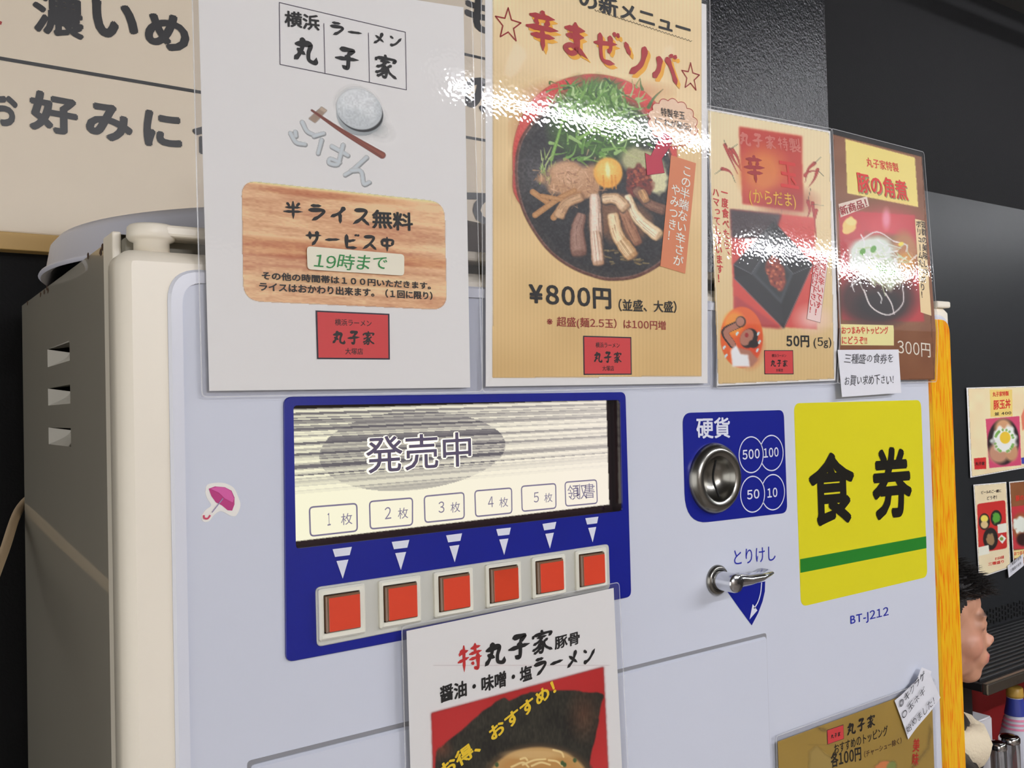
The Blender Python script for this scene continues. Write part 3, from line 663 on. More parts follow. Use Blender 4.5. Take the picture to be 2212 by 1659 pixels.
for (dx, dz), t_, w_ in zip(ctr, th, wd_):
    for k in range(12): a = 2*math.pi*k/12; V.append((lc[0]+dx, Y0+.006-.0+w_*math.cos(a)*.9, pz+dz+t_*math.sin(a)))
for i in range(4):
    for k in range(12): F.append((i*12+k, i*12+(k+1) % 12, (i+1)*12+(k+1) % 12, (i+1)*12+k))
F += [tuple(range(12)), tuple(range(48, 60))]
mesh('paddle', V, F, mat('satin_chrome', (215, 216, 220), .16, metal=1.), ler, True)
# ---- yellow ticket sign, model number, lower cover plate
z5 = Z(3.13, 1690, 850); q5 = lambda *P: [z5(*p) for p in P]
plate('yellow_ticket_panel', F0, round_poly(quad_xz(F0, q5((77, 66), (935, 44), (979, 1240), (125, 1442))), .0095, 7), mat('yellow_print', (210, 201, 38), .2, coat=.3), vm, back=0, front=.0004)
plate('green_stripe', F0, np.array(quad_xz(F0, q5((118, 1120), (969, 965), (971, 1045), (120, 1212)))), mat('green_print', (38, 118, 40), .25), vm, back=.0004, front=.0007)
KB = mat('black_print', (26, 24, 20), .3)
txt('食', F0, z5(185, 906), z5(492, 868), 160, KB, vm, .0009, .034); txt('券', F0, z5(612, 862), z5(878, 828), 158, KB, vm, .0009, .034)
txt('BT-J212', F0, z5(460, 1577), z5(718, 1515), 25, mat('blue_print', (30, 40, 150), .4), vm, .0003, .012)
a, b = F0.xz(540, 1652), F0.xz(1652, 1374)
zc = (a[1]+b[1])/2
plate('lower_cover', F0, round_poly([(a[0], a[1]), (b[0], b[1]), (b[0], .45), (a[0], .45)], .003, 3), PANEL, vm, back=0, front=.0035, bev=.0018)
plate('cover_gap', F0, round_poly([(a[0]-.002, a[1]+.003), (b[0]+.002, b[1]+.003), (b[0]+.002, .447), (a[0]-.002, .447)], .003, 3), mat('grey_gap', (130, 130, 134), .5), vm, back=0, front=.0004)

# ---- round basin lying on the cabinet, overhanging its left edge
bs = thing('round_basin', 'upturned round pale plastic basin lying on top of the ticket machine', 'basin', (.37, .266, ZT))
R_ = .24
lathe('basin_shell', [(R_+.002, .0), (R_+.004, .002), (R_+.003, .004), (R_-.002, .006), (R_-.006, .028), (R_-.012, .035), (R_-.03, .038), (0, .039), (0, .036), (R_-.032, .035), (R_-.014, .031), (R_-.006, .004), (R_+.002, .0)], (.37, .266, ZT+.001), (0, 0, 1), mat('pale_plastic', (190, 190, 200), .35), bs, 96)

# ================================================================== POSTERS
def clear_mat(name, a, tint, rough=.3, col=(230, 230, 232)):
    m = bpy.data.materials.new(name); m.use_nodes = True; nt = m.node_tree; nt.nodes.clear(); N = nt.nodes.new; L = nt.links.new
    o = N('ShaderNodeOutputMaterial'); mx = N('ShaderNodeMixShader'); t = N('ShaderNodeBsdfTransparent'); p = N('ShaderNodeBsdfPrincipled')
    t.inputs[0].default_value = (*tint, 1); p.inputs['Base Color'].default_value = (*alb(col), 1); p.inputs['Roughness'].default_value = rough; mx.inputs[0].default_value = a
    L(t.outputs[0], mx.inputs[1]); L(p.outputs[0], mx.inputs[2]); L(mx.outputs[0], o.inputs[0]); return m
BACKF = clear_mat('laminate_back_film', .06, (.86, .86, .875)); EDGEF = clear_mat('laminate_cut_edge', .45, (.95, .95, .96), .15)
def poster(name, label, cat, surf, q, paper, film=None, bump=.25, tint=.985, edge=None, group=None):
    c = surf.P(*((np.array(q[0])+np.array(q[2]))/2)); bz = surf.P(*((np.array(q[2])+np.array(q[3]))/2))
    t = thing(name, label, cat, (float(c[0]), float(c[1]), float(bz[2])), group)
    grid_sheet('paper_sheet', surf, q, paper, t, .0003, 16, 24, .0002, edge)
    if film:
        grid_sheet('laminate_back', surf, film, BACKF, t, .0001, 16, 24, 0, edge)
        q_ = [surf.xz(*f) for f in film]; P = round_poly(q_, .004, 4); P = np.concatenate([np.array([a+(b-a)*k/10 for k in range(10)]) if np.linalg.norm(b-a) > .02 else np.array([a]) for a, b in zip(P, np.roll(P, -1, 0))])
        d = np.roll(P, -1, 0)-np.roll(P, 1, 0); nn = np.stack([-d[:, 1], d[:, 0]], 1); nn /= np.linalg.norm(nn, axis=1)[:, None]; n_ = len(P)
        if not edge: sheet_mesh('laminate_edge', surf, np.concatenate([P+nn*.0004, P-nn*.0004]), [(i, (i+1) % n_, n_+(i+1) % n_, n_+i) for i in range(n_)], EDGEF, t, .0015)
        grid_sheet('laminate_film', surf, film, film_mat(bump, tint=tint), t, .0014, 16, 24, 0, edge)
    return t
def logo(surf, q, t, off=.0006, full=True, k=None):
    P = lambda u, v: bil(q, u, v); hh = abs(q[3][1]-q[0][1])
    fill_on('red_logo_edge', surf, [P(-.012, -.02), P(1.012, -.02), P(1.012, 1.02), P(-.012, 1.02)], ink((30, 20, 40)), t, off)
    fill_on('red_logo', surf, [P(.01, .012), P(.99, .012), P(.99, .988), P(.01, .988)], ink((196, 56, 58)), t, off+.0001)
    K = ink((30, 16, 18))
    if full:
        txt('横浜ラーメン', surf, P(.25, .29), P(.76, .29), hh*.145, K, t, off+.0002, .01)
        txt('大塚店', surf, P(.385, .915), P(.635, .915), hh*.14, K, t, off+.0002, .01)
    txt('丸子家', surf, P(.21, .70), P(.80, .70), hh*.31, K, t, off+.0002, .02, brush=True)
K0 = ink((18, 16, 16))
# ---------------- poster 1: rice
SP1 = Surf(-.0045); w1 = mat('white_paper', (217, 215, 213), .6)
p1 = poster('laminated_poster', 'white laminated poster with rice bowl and wood-grain panel, leftmost on the machine', 'poster', SP1,
            [(426.5, -72), (1001, 16), (1015.3, 837), (451.7, 844.5)], w1, [(412, -86), (1017, 2), (1040, 846), (435, 858)], .22)
z3 = Z(3.3515, 400, 0); z6 = Z(3.191, 400, 360)
line_on('name_frame', SP1, [(602.9, 6), (875, 70), (877.4, 194.5), (604.4, 139.6), (602.9, 6)], .0005, ink((60, 50, 70)), p1, .0006)
for a, b in (((699, 51.3), (701.4, 159.6)), ((795.3, 71.6), (797.4, 178.4))): line_on('divider', SP1, [a, b], .0005, ink((60, 50, 70)), p1, .0006)
txt('横浜', SP1, z3(718, 192), z3(972, 232), 36, K0, p1, .0006, .03, True)
txt('ラー', SP1, z3(1048, 250), z3(1280, 300), 30, K0, p1, .0006, .02, True)
txt('メン', SP1, z3(1362, 318), z3(1566, 352), 27, K0, p1, .0006, .02, True)
txt('丸', SP1, z3(785, 442), z3(962, 480), 55, K0, p1, .0006, .02, True)
txt('子', SP1, z3(1083, 492), z3(1258, 528), 50, K0, p1, .0006, .02, True)
txt('家', SP1, z3(1372, 556), z3(1534, 592), 53, K0, p1, .0006, .02, True)
cv = Canvas(615, 180, 865, 415, 1.25, (216, 216, 214), 0)
g3 = lambda *P: [z3(*p) for p in P]
sh_ = (176, 182, 182)
x, y = z3(1335, 900); cv.blob(x, y, 46, 22, (200, 204, 204), .5, .8, .5)
x, y = z3(1262, 830); cv.blob(x, y, 51, 45, (160, 166, 168), .35, .06)          # bowl body
cv.blob(x+6, y+8, 47, 38, (128, 134, 136), .35, .5, .55)
x, y = z3(1262, 800); cv.blob(x+.5, y+3.2, 52, 41.5, (30, 32, 34), .45, .04)
x, y = z3(1258, 795); cv.blob(x, y-.5, 51, 42.5, (182, 187, 189), .40, .05)
cv.blob(x-4, y-9, 44, 36, (206, 210, 211), .38, .5)
cv.blob(x-8, y+16, 30, 14, (176, 182, 184), .4, .9, .6)
x, y = z3(1262, 720); cv.blob(x-2, y-2, 36, 22, (208, 211, 212), .2, .3)
msk = (((cv.X-777)/48)**2+((cv.Y-234)/42)**2 < 1); cv.grain(26, 3.2, 4, msk)
P = g3((890, 860), (985, 772), (1028, 800), (940, 895)); cv.poly(P, (150, 128, 110), 1., 1)
cv.poly(g3((985, 772), (1028, 800), (1010, 818), (968, 790)), (176, 156, 136), 1., 1)
cv.stroke(g3((915, 800), (1150, 960), (1425, 1125)), 4.5, 15, (118, 56, 40), 1., 1., (140, 74, 54)); cv.stroke(g3((915, 800), (1420, 1135)), .8, 1., (84, 36, 28), .8)
L1, L2 = (180, 184, 186), (98, 102, 104)
gohan = [[(845, 885), (880, 950), (940, 980)], [(930, 985), (1000, 965)], [(760, 965), (800, 1030), (865, 1045)], [(985, 1015), (960, 1110)], [(1060, 1060), (1175, 1125)], [(1140, 1050), (1120, 1130), (1100, 1190), (1040, 1180), (1050, 1150), (1115, 1175)], [(1310, 1140), (1210, 1230), (1155, 1265)], [(1200, 1235), (1270, 1240), (1290, 1330), (1330, 1320)], [(795, 955), (800, 985)]]
for s_ in gohan: cv.stroke([(a+.9, b+1.6) for a, b in g3(*s_)], 11, 10, L2, 1.5, .8)
for s_ in gohan: cv.stroke(g3(*s_), 9.5, 8.5, L1, 1.2, 1., (190, 198, 202))
cv.build('rice_bowl_picture', SP1, p1, .0005)
wq = [(521.6, 389.8), (959.4, 436.8), (964.5, 669.5), (525.4, 650)]
cv = Canvas(518, 385, 968, 674, 1.8, (222, 176, 132))
X, Y = cv.X, cv.Y; yy = (Y-(390+(X-521)*.107))/(.0001+(650+(X-525)*.045)-(390+(X-521)*.107))*245
band = vnoise(X*0.06, yy, 14, 11)*.55+vnoise(X*.10+9, yy, 5, 12)*.3+vnoise(X*.25, yy, 1.8, 13)*.25
red = vnoise(X*.08, yy, 30, 14)
t_ = np.clip((band-.25)/.5, 0, 1)[..., None]
cv.c = np.array([190, 130, 94])*(1-t_)+np.array([228, 190, 144])*t_
cv.c -= np.clip((vnoise(X*.05+3, yy, 26, 15)-.66)*5, 0, 1)[..., None]*np.array([22, 40, 40])
cv.c += np.clip((red-.6)*2.5, 0, 1)[..., None]*np.array([0, 16, 16])
ew = np.clip(1-np.abs(yy)/7, 0, 1)[..., None]; cv.c = cv.c*(1-ew)+np.array([240, 214, 150])*ew
rp = round_poly([np.array(p) for p in wq], [34, 34, 34, 40], 8); cv.clip(rp)
cv.build('wood_grain_panel', SP1, p1, .0005)
txt('半ライス無料', SP1, z6(675, 366), z6(1568, 452), 45, K0, p1, .0008, .028, True)
txt('サービス中', SP1, z6(828, 545), z6(1440, 592), 35, K0, p1, .0008, .02, True)
txt('その他の時間帯は１００円いただきます。', SP1, z6(525, 778), z6(1690, 848), 17.5, K0, p1, .0008, .032)
txt('ライスはおかわり出来ます。（１回に限り）', SP1, z6(508, 858), z6(1702, 920), 20, K0, p1, .0008, .032)
logo(SP1, [(683, 672.8), (838.7, 679.7), (839.7, 775), (685.8, 773.7)], p1)
ns = thing('paper_slip', 'small cream slip with green handwriting stuck on the rice poster', 'note', tuple(map(float, SP1.P(768, 590))))
SN = Surf(-.0060)
plate('slip', SN, round_poly(quad_xz(SN, [(662.6, 531.7), (873, 549.6), (872.6, 595.7), (664, 582)]), .003, 4), mat('cream_paper', (216, 210, 190), .6), ns, back=0, front=.0003)
txt('19時まで', SN, z6(885, 706), z6(1392, 724), 35, mat('green_marker', (20, 120, 50), .5), ns, .0006, .004, jit=.08, slant=.12)

# ---------------- poster 2: spicy mixed noodles
SP2 = Surf(-.0045, lambda x, z: .010*np.clip(z-.10, 0, 9)**1.5)
z7 = Z(3.77, 1000, 0); z8 = Z(3.457, 1000, 400); g7 = lambda *P: [z7(*p) for p in P]; g8 = lambda *P: [z8(*p) for p in P]
p2 = poster('laminated_poster', 'tall beige laminated poster with large bowl of spicy noodles and 800 yen price', 'poster', SP2,
            [(1047, -110), (1525.4, 10), (1528, 827.8), (1048.8, 835)], mat('white_paper', (217, 215, 213), .6), [(1037, -128), (1531, -3), (1534, 834), (1040, 847)], .25)
cv = Canvas(1062, -66, 1516, 818, 2.3)
X, Y = cv.X, cv.Y; t_ = np.clip((Y-0)/800, 0, 1)[..., None]
cv.c = np.array([226, 202, 156])*(1-t_)+np.array([208, 174, 116])*t_
cv.c += (np.sin(X*.80)*3.2)[..., None]+(vnoise(X, Y, 90, 21)-.5)[..., None]*14
cv.poly(g7((330, 600), (360, 480), (420, 340), (500, 400), (520, 460), (440, 600), (380, 640)), (232, 206, 170), .7, 2)
cv.poly(g7((1610, 480), (1640, 390), (1700, 370), (1720, 420), (1700, 520)), (232, 206, 170), .5, 2)
cv.clip([(1064.5, -200), (1514.5, -200), (1515, 812), (1063.5, 816.5)])
cv.build('beige_print', SP2, p2, .0004)
txt('の新メニュー', SP2, z7(945, 58), z7(1852, 318), 40, K0, p2, .0008, .03)
zz = []
for k in range(61):
    u = k/60; zz.append((1283.8+u*209.6, 22.5+u*67.5+(1.6 if k % 2 else -1.6)))
line_on('zigzag_underline', SP2, zz, .0005, ink((70, 60, 40)), p2, .0008)
RD = ink((160, 28, 32)); OR = ink((226, 160, 36))
for c, a, b, h in (('辛', (512, 380), (778, 452), 88), ('ま', (812, 440), (1012, 496), 76), ('ぜ', (1065, 504), (1282, 564), 77), ('ソ', (1315, 594), (1508, 648), 70), ('バ', (1540, 640), (1748, 700), 66)):
    a = np.array(z7(*a)); b = np.array(z7(*b)); TXB = dict(wt=.05, brush=True)
    txt(c, SP2, tuple(a+(6.5, 8)), tuple(b+(6.5, 8)), h, OR, p2, .0007, .05, True)
    txt(c, SP2, tuple(a), tuple(b), h, RD, p2, .0010, .05, True)
for (cx, cy), rx, ry in ((z7(365, 205), 29, 37), (z7(1850, 630), 20, 31)):
    P = []
    for k in range(10):
        a = -math.pi/2+k*math.pi/5; r = 1 if k % 2 == 0 else .42; P.append((cx+rx*r*math.cos(a), cy+ry*r*math.sin(a)+rx*r*math.cos(a)*.26))
    line_on('star_outline', SP2, P+[P[0]], .0011, RD, p2, .0008)
# bowl picture
rim = [(1111, 371), (1114, 330), (1127, 292), (1159, 252), (1212, 216), (1290, 204), (1369, 234), (1420, 275), (1448, 330), (1462, 400), (1460, 480), (1446, 545), (1425, 574), (1376, 600), (1327, 607), (1289, 602), (1231, 579), (1179, 539), (1136, 475), (1116, 417)]
redp = [(1106, 360), (1108, 310), (1122, 262), (1150, 215), (1200, 178), (1273, 160), (1345, 172), (1400, 205), (1445, 262), (1462, 330), (1440, 500), (1200, 500), (1115, 430)]
cv = Canvas(1096, 150, 1480, 616, 1.35, (214, 180, 124), 0)
cv.poly(catmull(redp+[redp[0]], 5), (196, 62, 54), 1., 3)
cv.blob(1290, 200, 120, 22, (206, 50, 44), 0, 1.2, .6); cv.blob(1160, 250, 40, 60, (206, 92, 84), .6, 1.2, .5)
rc_ = catmull(rim+[rim[0]], 6)
cv.poly(rc_, (92, 52, 40), 1., 1); ctr_ = np.array([1288, 402]); cv.poly(ctr_+(rc_-ctr_)*.975, (120, 84, 72), 1., 0); cv.poly(ctr_+(rc_-ctr_)*.962, (40, 36, 36), 1., 1); cv.poly(ctr_+(rc_-ctr_)*np.array([.90, .90])+(4, 0), (30, 29, 31), 1., 3)
msk = inpoly(cv.X, cv.Y, rc_)
cv.blob(1165, 380, 50, 50, (96, 92, 92), -.6, 1.2, .55); cv.grain(30, 4, 6, msk)
r = random.Random(11)
# greens
cv.blob(1290, 270, 100, 66, (52, 82, 34), 0, .5, 1, .5, 3); cv.blob(1280, 215, 62, 45, (74, 112, 44), 0, .5, 1, .4, 5)
GC = [(86, 132, 50), (118, 160, 76), (64, 104, 38), (150, 184, 110), (44, 76, 30), (100, 146, 60), (168, 196, 132)]
for k in range(210):
    x = r.gauss(1285, 46); y = r.uniform(188, 345) if k % 3 else r.uniform(180, 260); a = r.uniform(-2.2, -.6) if r.random() < .6 else r.uniform(-.5, .9); L = r.uniform(16, 52)
    x = min(max(x, 1180), 1400); x2, y2 = x+math.cos(a)*L, y+math.sin(a)*L; 
    if y2 < 166: y2 = 166+r.random()*6
    mx, my = (x+x2)/2+r.uniform(-8, 8), (y+y2)/2+r.uniform(-6, 6)
    cv.stroke([(x, y), (mx, my), (x2, y2)], r.uniform(4, 9), 1., r.choice(GC), 1.1, .95)
for P_ in ([(1190, 345), (1215, 250), (1205, 180)], [(1215, 260), (1255, 210), (1272, 168)], [(1240, 250), (1290, 215), (1310, 178)], [(1250, 300), (1330, 250), (1368, 236)], [(1290, 275), (1340, 262), (1380, 268)]): cv.stroke(P_, 8, 1.2, (110, 156, 66), 1.2, 1, (140, 180, 92))
for k in range(30): x, y = r.uniform(1165, 1195), r.uniform(340, 400); cv.stroke([(x, y), (x+r.uniform(-6, 14), y-r.uniform(8, 24))], 3, 1, r.choice([(170, 184, 120), (130, 156, 84)]), 1)
# onion, shredded pork
cv.blob(1385, 350, 48, 30, (186, 184, 134), .3, .4, .9, .3, 8); cv.blob(1420, 390, 22, 28, (206, 202, 158), 0, .4, 1, .3, 9)
cv.blob(1238, 392, 66, 44, (182, 138, 100), .1, .25, 1, .5, 12); cv.blob(1225, 375, 40, 24, (200, 158, 122), .1, .6, .8, .4, 13)
for k in range(110):
    a = r.uniform(0, 3.1); x, y = r.gauss(1238, 34), r.gauss(395, 22); L = r.uniform(5, 18); cv.stroke([(x, y), (x+math.cos(a)*L, y+math.sin(a)*L)], 3, 1.5, r.choice([(196, 154, 114), (168, 122, 84), (212, 174, 138), (146, 102, 70)]), 1, .7)
for P_, w in (([(1150, 415), (1185, 440)], 13), ([(1155, 465), (1205, 430), (1240, 412)], 13), ([(1195, 470), (1215, 445), (1250, 420)], 14), ([(1170, 424), (1215, 432)], 11)): cv.stroke(P_, w, w*.9, (170, 120, 72), 1.2, 1, (190, 142, 92))
# yolk and minced meat
cv.blob(1313, 374, 31, 33, (226, 160, 62), 0, .15); cv.blob(1310, 366, 24, 22, (244, 194, 100), 0, .8, .9); cv.blob(1312, 368, 5, 15, (255, 232, 170), -.1, .8, .9)
for xx in (1302, 1320, 1328): cv.stroke([(xx, 380), (xx+2, 408)], 4, 3, (206, 134, 44), 2, .8)
cv.blob(1380, 392, 29, 34, (110, 40, 30), 0, .2, 1, .4, 17)
for k in range(90): a = r.uniform(0, 6.28); q = r.random()**.5; cv.blob(1380+26*q*math.cos(a), 392+30*q*math.sin(a), r.uniform(2, 4.5), r.uniform(2, 4), r.choice([(140, 54, 36), (92, 32, 26), (168, 84, 52), (120, 40, 34), (74, 26, 22)]), a, .5, .9)
# meat strips
def strip(P_, w0, w1, c, hi, lo):
    P = catmull([np.array(p, float) for p in P_], 8); n = len(P); d = np.gradient(P, axis=0); d /= np.linalg.norm(d, axis=1)[:, None]; nn = np.stack([-d[:, 1], d[:, 0]], 1)
    w = (w0+(w1-w0)*np.linspace(0, 1, n))/2*(1+np.array([r.uniform(-.07, .07) for _ in range(n)]))
    w[0] *= .8; w[-1] *= .78
    def pl(f, sh=0.): return list(P+nn*(w*f)[:, None]+sh)+list((P-nn*(w*f)[:, None]+sh)[::-1])
    cv.poly([tuple(p+(2.2, 2.5)) for p in pl(1.06)], (30, 24, 22), .75, 2); cv.poly(pl(1.), lo, 1, 1); cv.poly(pl(.84, np.array([-.6, -.6])), c, 1, 2); cv.poly(pl(.45, np.array([-w0*.1, 0])), hi, .8, 4)
    for k in range(16):
        u = r.uniform(-.8, .8); i0 = r.randrange(0, max(1, n-5)); seg = [tuple(P[q]+nn[q]*w[q]*u) for q in range(i0, min(n, i0+r.randrange(3, 8)))]
        if len(seg) > 2: cv.stroke(seg[::2] if len(seg) > 4 else seg, r.uniform(1.2, 2.8), .8, r.choice([hi, lo, c, tuple(np.array(lo)*.85)]), 1.2, .5)
    cv.blob(P[-1][0], P[-1][1]-w1*.1, w1*.42, w1*.22, lo, math.atan2(nn[-1][1], nn[-1][0]), .6, .6)
cv.blob(1335, 470, 62, 50, (112, 76, 52), .2, .4, 1, .5, 21)
strip([(1372, 408), (1400, 440), (1436, 455)], 20, 24, (120, 82, 62), (138, 98, 76), (84, 52, 38))
strip([(1384, 412), (1396, 436)], 18, 16, (196, 148, 98), (212, 170, 120), (150, 104, 66))
strip([(1345, 445), (1358, 485), (1378, 528)], 28, 22, (150, 100, 70), (170, 122, 90), (110, 66, 44))
strip([(1354, 422), (1376, 470), (1424, 512)], 17, 30, (224, 202, 164), (242, 226, 198), (176, 136, 90))
strip([(1256, 462), (1246, 500), (1250, 552)], 22, 37, (142, 104, 88), (162, 126, 110), (98, 62, 48))
strip([(1205, 470), (1222, 440), (1258, 425)], 26, 20, (188, 146, 104), (206, 168, 128), (140, 98, 64))
strip([(1300, 430), (1330, 430), (1352, 452)], 22, 26, (206, 172, 132), (230, 206, 170), (160, 118, 80))
strip([(1322, 462), (1334, 510), (1366, 556)], 26, 30, (216, 186, 142), (240, 220, 182), (164, 116, 70))
strip([(1284, 420), (1286, 490), (1292, 570)], 23, 29, (214, 188, 166), (236, 218, 200), (158, 120, 96))
for k in range(26): x, y = r.uniform(1270, 1390), r.uniform(540, 572); cv.stroke([(x, y), (x+r.uniform(6, 16), y+r.uniform(-4, 4))], 4, 3, r.choice([(150, 122, 66), (110, 84, 44), (178, 152, 90)]), 1, .55)
strip([(1284, 500), (1292, 572)], 24, 28, (216, 190, 166), (238, 220, 202), (168, 120, 84))
strip([(1340, 520), (1366, 556)], 30, 30, (208, 174, 128), (234, 210, 168), (170, 120, 70))
cv.grain(18, 2.6, 33, cv.a); cv.clip([(1096, 150), (1475, 150), (1475, 616), (1096, 616)])
cv.build('noodle_bowl_picture', SP2, p2, .0006)
# cloud bubble
cx, cy = z7(1705, 1000); P = []
for k in range(14):
    a0 = 2*math.pi*k/14; 
    for j in range(7):
        a = a0+2*math.pi/14*j/7; rr_ = 1+.13*math.sin(math.pi*j/7); P.append((cx+48*rr_*math.cos(a), cy+46*rr_*math.sin(a)+48*math.cos(a)*.18))
fill_on('speech_cloud', SP2, P, ink((232, 190, 160)), p2, .0008); line_on('cloud_outline', SP2, P+[P[0]], .0007, ink((176, 60, 50)), p2, .0010)
txt('特製辛玉', SP2, z7(1607, 945), z7(1800, 980), 18, K0, p2, .0012, .01); txt('(これが秘伝)', SP2, z7(1560, 1020), z7(1850, 1080), 19, K0, p2, .0012, .004)
A_ = [(1435, 282), (1452, 303), (1447, 316), (1428, 344), (1434, 374), (1396, 379), (1392, 331), (1404, 337), (1420, 305)]
fill_on('pink_arrow', SP2, A_, ink((180, 48, 70)), p2, .0009); line_on('arrow_outline', SP2, A_+[A_[0]], .0003, ink((90, 20, 30)), p2, .0010)
fill_on('orange_strip', SP2, [(1448, 335.5), (1502, 353), (1478.7, 591.5), (1425, 575)], ink((204, 124, 84)), p2, .0009)
PW = ink((240, 226, 212)); txt('この半端ない辛さが', SP2, (1483, 362), (1462, 574), 21, PW, p2, .0012, .012, vert=True); txt('やみつき！', SP2, (1459, 400), (1447, 520), 19, PW, p2, .0012, .012, vert=True)
txt('¥800円', SP2, z8(492, 895), z8(1105, 930), 48, K0, p2, .0008, .03)
txt('（並盛、大盛）', SP2, z8(1160, 942), z8(1592, 955), 27, K0, p2, .0008, .016)
txt('※超盛(麺2.5玉）は100円増', SP2, z8(625, 1064), z8(1512, 1092), 25, ink((140, 34, 34)), p2, .0008, .009)
logo(SP2, [(1259.8, 726.9), (1361.6, 729.8), (1362.5, 807.9), (1261, 808.4)], p2)

# ---------------- poster 3: spicy ball
SP3 = Surf(-.0055, lambda x, z: .098*np.clip(z-.075, 0, 9)+.0)
z9 = Z(2.515, 1500, 200); g9 = lambda *P: [z9(*p) for p in P]
wob = lambda u, v: ((.0035*math.sin(v*9+1.)*(1-u)), 0)
p3 = poster('laminated_poster', 'beige laminated poster with chillies and a black square dish, 50 yen', 'poster', SP3,
            [(1526, 233.8), (1793, 283.5), (1804, 822), (1548.5, 833.4)], mat('white_paper', (217, 215, 213), .6), [(1522, 228), (1796, 279), (1808, 828), (1545, 838)], .3)
cv = Canvas(1528, 236, 1802, 832, 2.0)
X, Y = cv.X, cv.Y; t_ = np.clip((Y-250)/560, 0, 1)[..., None]; cv.c = np.array([224, 206, 164])*(1-t_)+np.array([206, 176, 122])*t_; cv.c += (np.sin(X*.9)*2.5)[..., None]
# chillies
def chilli(a, b, c, w=8): cv.stroke([a, b, c], w, 1.2, (150, 36, 30), 1.1, 1, (186, 64, 50))
for a, b, c in (((165, 285), (185, 340), (235, 445)), ((190, 310), (215, 370), (258, 430)), ((150, 415), (185, 425), (208, 452)), ((205, 310), (235, 360), (250, 430))): chilli(z9(*a), z9(*b), z9(*c))
for a, b in (((170, 290), (158, 255)), ((190, 310), (232, 282)), ((205, 450), (220, 488)), ((150, 415), (112, 442))): cv.stroke([z9(*a), z9(*b)], 1.5, 1, (40, 60, 30), 1)
for a, b, c in (((650, 385), (615, 420), (600, 490)), ((668, 420), (650, 470), (620, 512)), ((600, 450), (620, 430), (670, 425)), ((615, 590), (625, 640), (608, 690)), ((640, 600), (650, 680), (660, 800)), ((660, 640), (650, 700), (655, 760))): chilli(z9(*a), z9(*b), z9(*c), 8)
for a, b in (((650, 385), (688, 350)), ((670, 425), (702, 455)), ((615, 590), (630, 520)), ((640, 610), (700, 612))): cv.stroke([z9(*a), z9(*b)], 1.5, 1, (50, 60, 34), 1)
# orange-red title square
sq = g9((240, 185), (582, 237), (590, 648), (260, 605)); cv.poly(sq, (178, 44, 26), 1., 2)
x, y = z9(370, 430); cv.blob(x, y, 46, 50, (206, 116, 40), 0, .9, .9); x, y = z9(480, 560); cv.blob(x+10, y+14, 50, 26, (140, 24, 20), 0, 1.2, .6)
# dish photo
ph = g9((190, 632), (650, 680), (664, 1287), (216, 1255)); cv.poly(ph, (196, 70, 60), 1., 1)
x, y = z9(280, 700); cv.poly(g9((192, 634), (470, 662), (430, 800), (200, 790)), (42, 40, 44), .9, 3); cv.poly(g9((215, 1100), (480, 1285), (370, 1275), (218, 1255)), (170, 60, 60), 1, 3); x, y = z9(640, 1230); cv.blob(x, y, 30, 24, (226, 190, 180), 0, 1.3, .8)
cv.poly(g9((212, 935), (430, 700), (640, 935), (485, 1282), (216, 1010)), (24, 24, 26), 1., 1); cv.poly(g9((430, 706), (640, 935), (535, 985), (405, 835)), (16, 16, 18), 1., 1)
cv.poly(g9((212, 935), (425, 706), (405, 835), (308, 985)), (42, 42, 44), 1., 1); cv.poly(g9((308, 985), (470, 1150), (485, 1275), (216, 1005)), (30, 30, 33), 1., 1)
cv.poly(g9((405, 835), (535, 985), (470, 1150), (308, 985)), (56, 60, 62), 1., 1); cv.poly(g9((405, 850), (520, 985), (465, 1120), (330, 985)), (38, 42, 44), 1., 2)
for a, b in (((212, 935), (308, 985)), ((405, 835), (308, 985)), ((405, 835), (535, 985)), ((535, 985), (640, 940)), ((485, 1275), (640, 940)), ((216, 1010), (480, 1282))): cv.stroke([z9(*a), z9(*b)], 1.4, 1.2, (110, 114, 116), 1.2, .7)
x, y = z9(440, 980); cv.blob(x, y, 20, 38, (128, 52, 36), -.25, .2, 1, .3, 41)
for k in range(70): a = r.uniform(0, 6.28); q = r.random()**.5; cv.blob(x+17*q*math.cos(a)+q*6*math.sin(a), y+35*q*math.sin(a), 3, 2.6, r.choice([(160, 74, 48), (96, 36, 28), (186, 98, 60), (130, 50, 38)]), a, .6, .85)
# sweating man in a vest, round orange badge
x, y = z9(255, 1330); cv.blob(x, y, 46, 66, (214, 92, 34), 0, .05); cv.blob(x-16, y-30, 22, 26, (232, 150, 40), 0, .5, .8); cv.blob(x+18, y+20, 26, 40, (196, 52, 28), 0, .8, .6)
SKN, BK, WT = (166, 112, 92), (34, 26, 26), (226, 224, 224)
cv.stroke(g9((235, 1260), (165, 1300), (205, 1370)), 17, 15, BK, 1); cv.stroke(g9((235, 1262), (170, 1302), (208, 1368)), 13, 11, SKN, 1)
cv.poly(g9((205, 1380), (300, 1400), (345, 1450), (310, 1490), (210, 1485)), SKN, 1, 1); cv.poly(g9((195, 1400), (225, 1370), (250, 1420), (290, 1425), (300, 1490), (205, 1490)), WT, 1, 1)
x, y = z9(295, 1335); cv.blob(x, y, 18, 22, BK, .5, .1); cv.blob(x-5, y-2, 13, 19, SKN, .5, .12); cv.blob(x+10, y+12, 11, 9, BK, 0, .2); x, y = z9(282, 1318); cv.blob(x, y, 4, 5, (150, 40, 40), 0, .3); x, y = z9(250, 1245); cv.blob(x, y, 11, 12, BK, 0, .2); cv.blob(x-1, y, 9, 10, SKN, 0, .2)
for a in ((345, 1310), (352, 1355), (160, 1385), (170, 1430), (340, 1400), (230, 1310)): xx, yy_ = z9(*a); cv.blob(xx, yy_, 2.2, 5, (190, 220, 226), .5, .3)
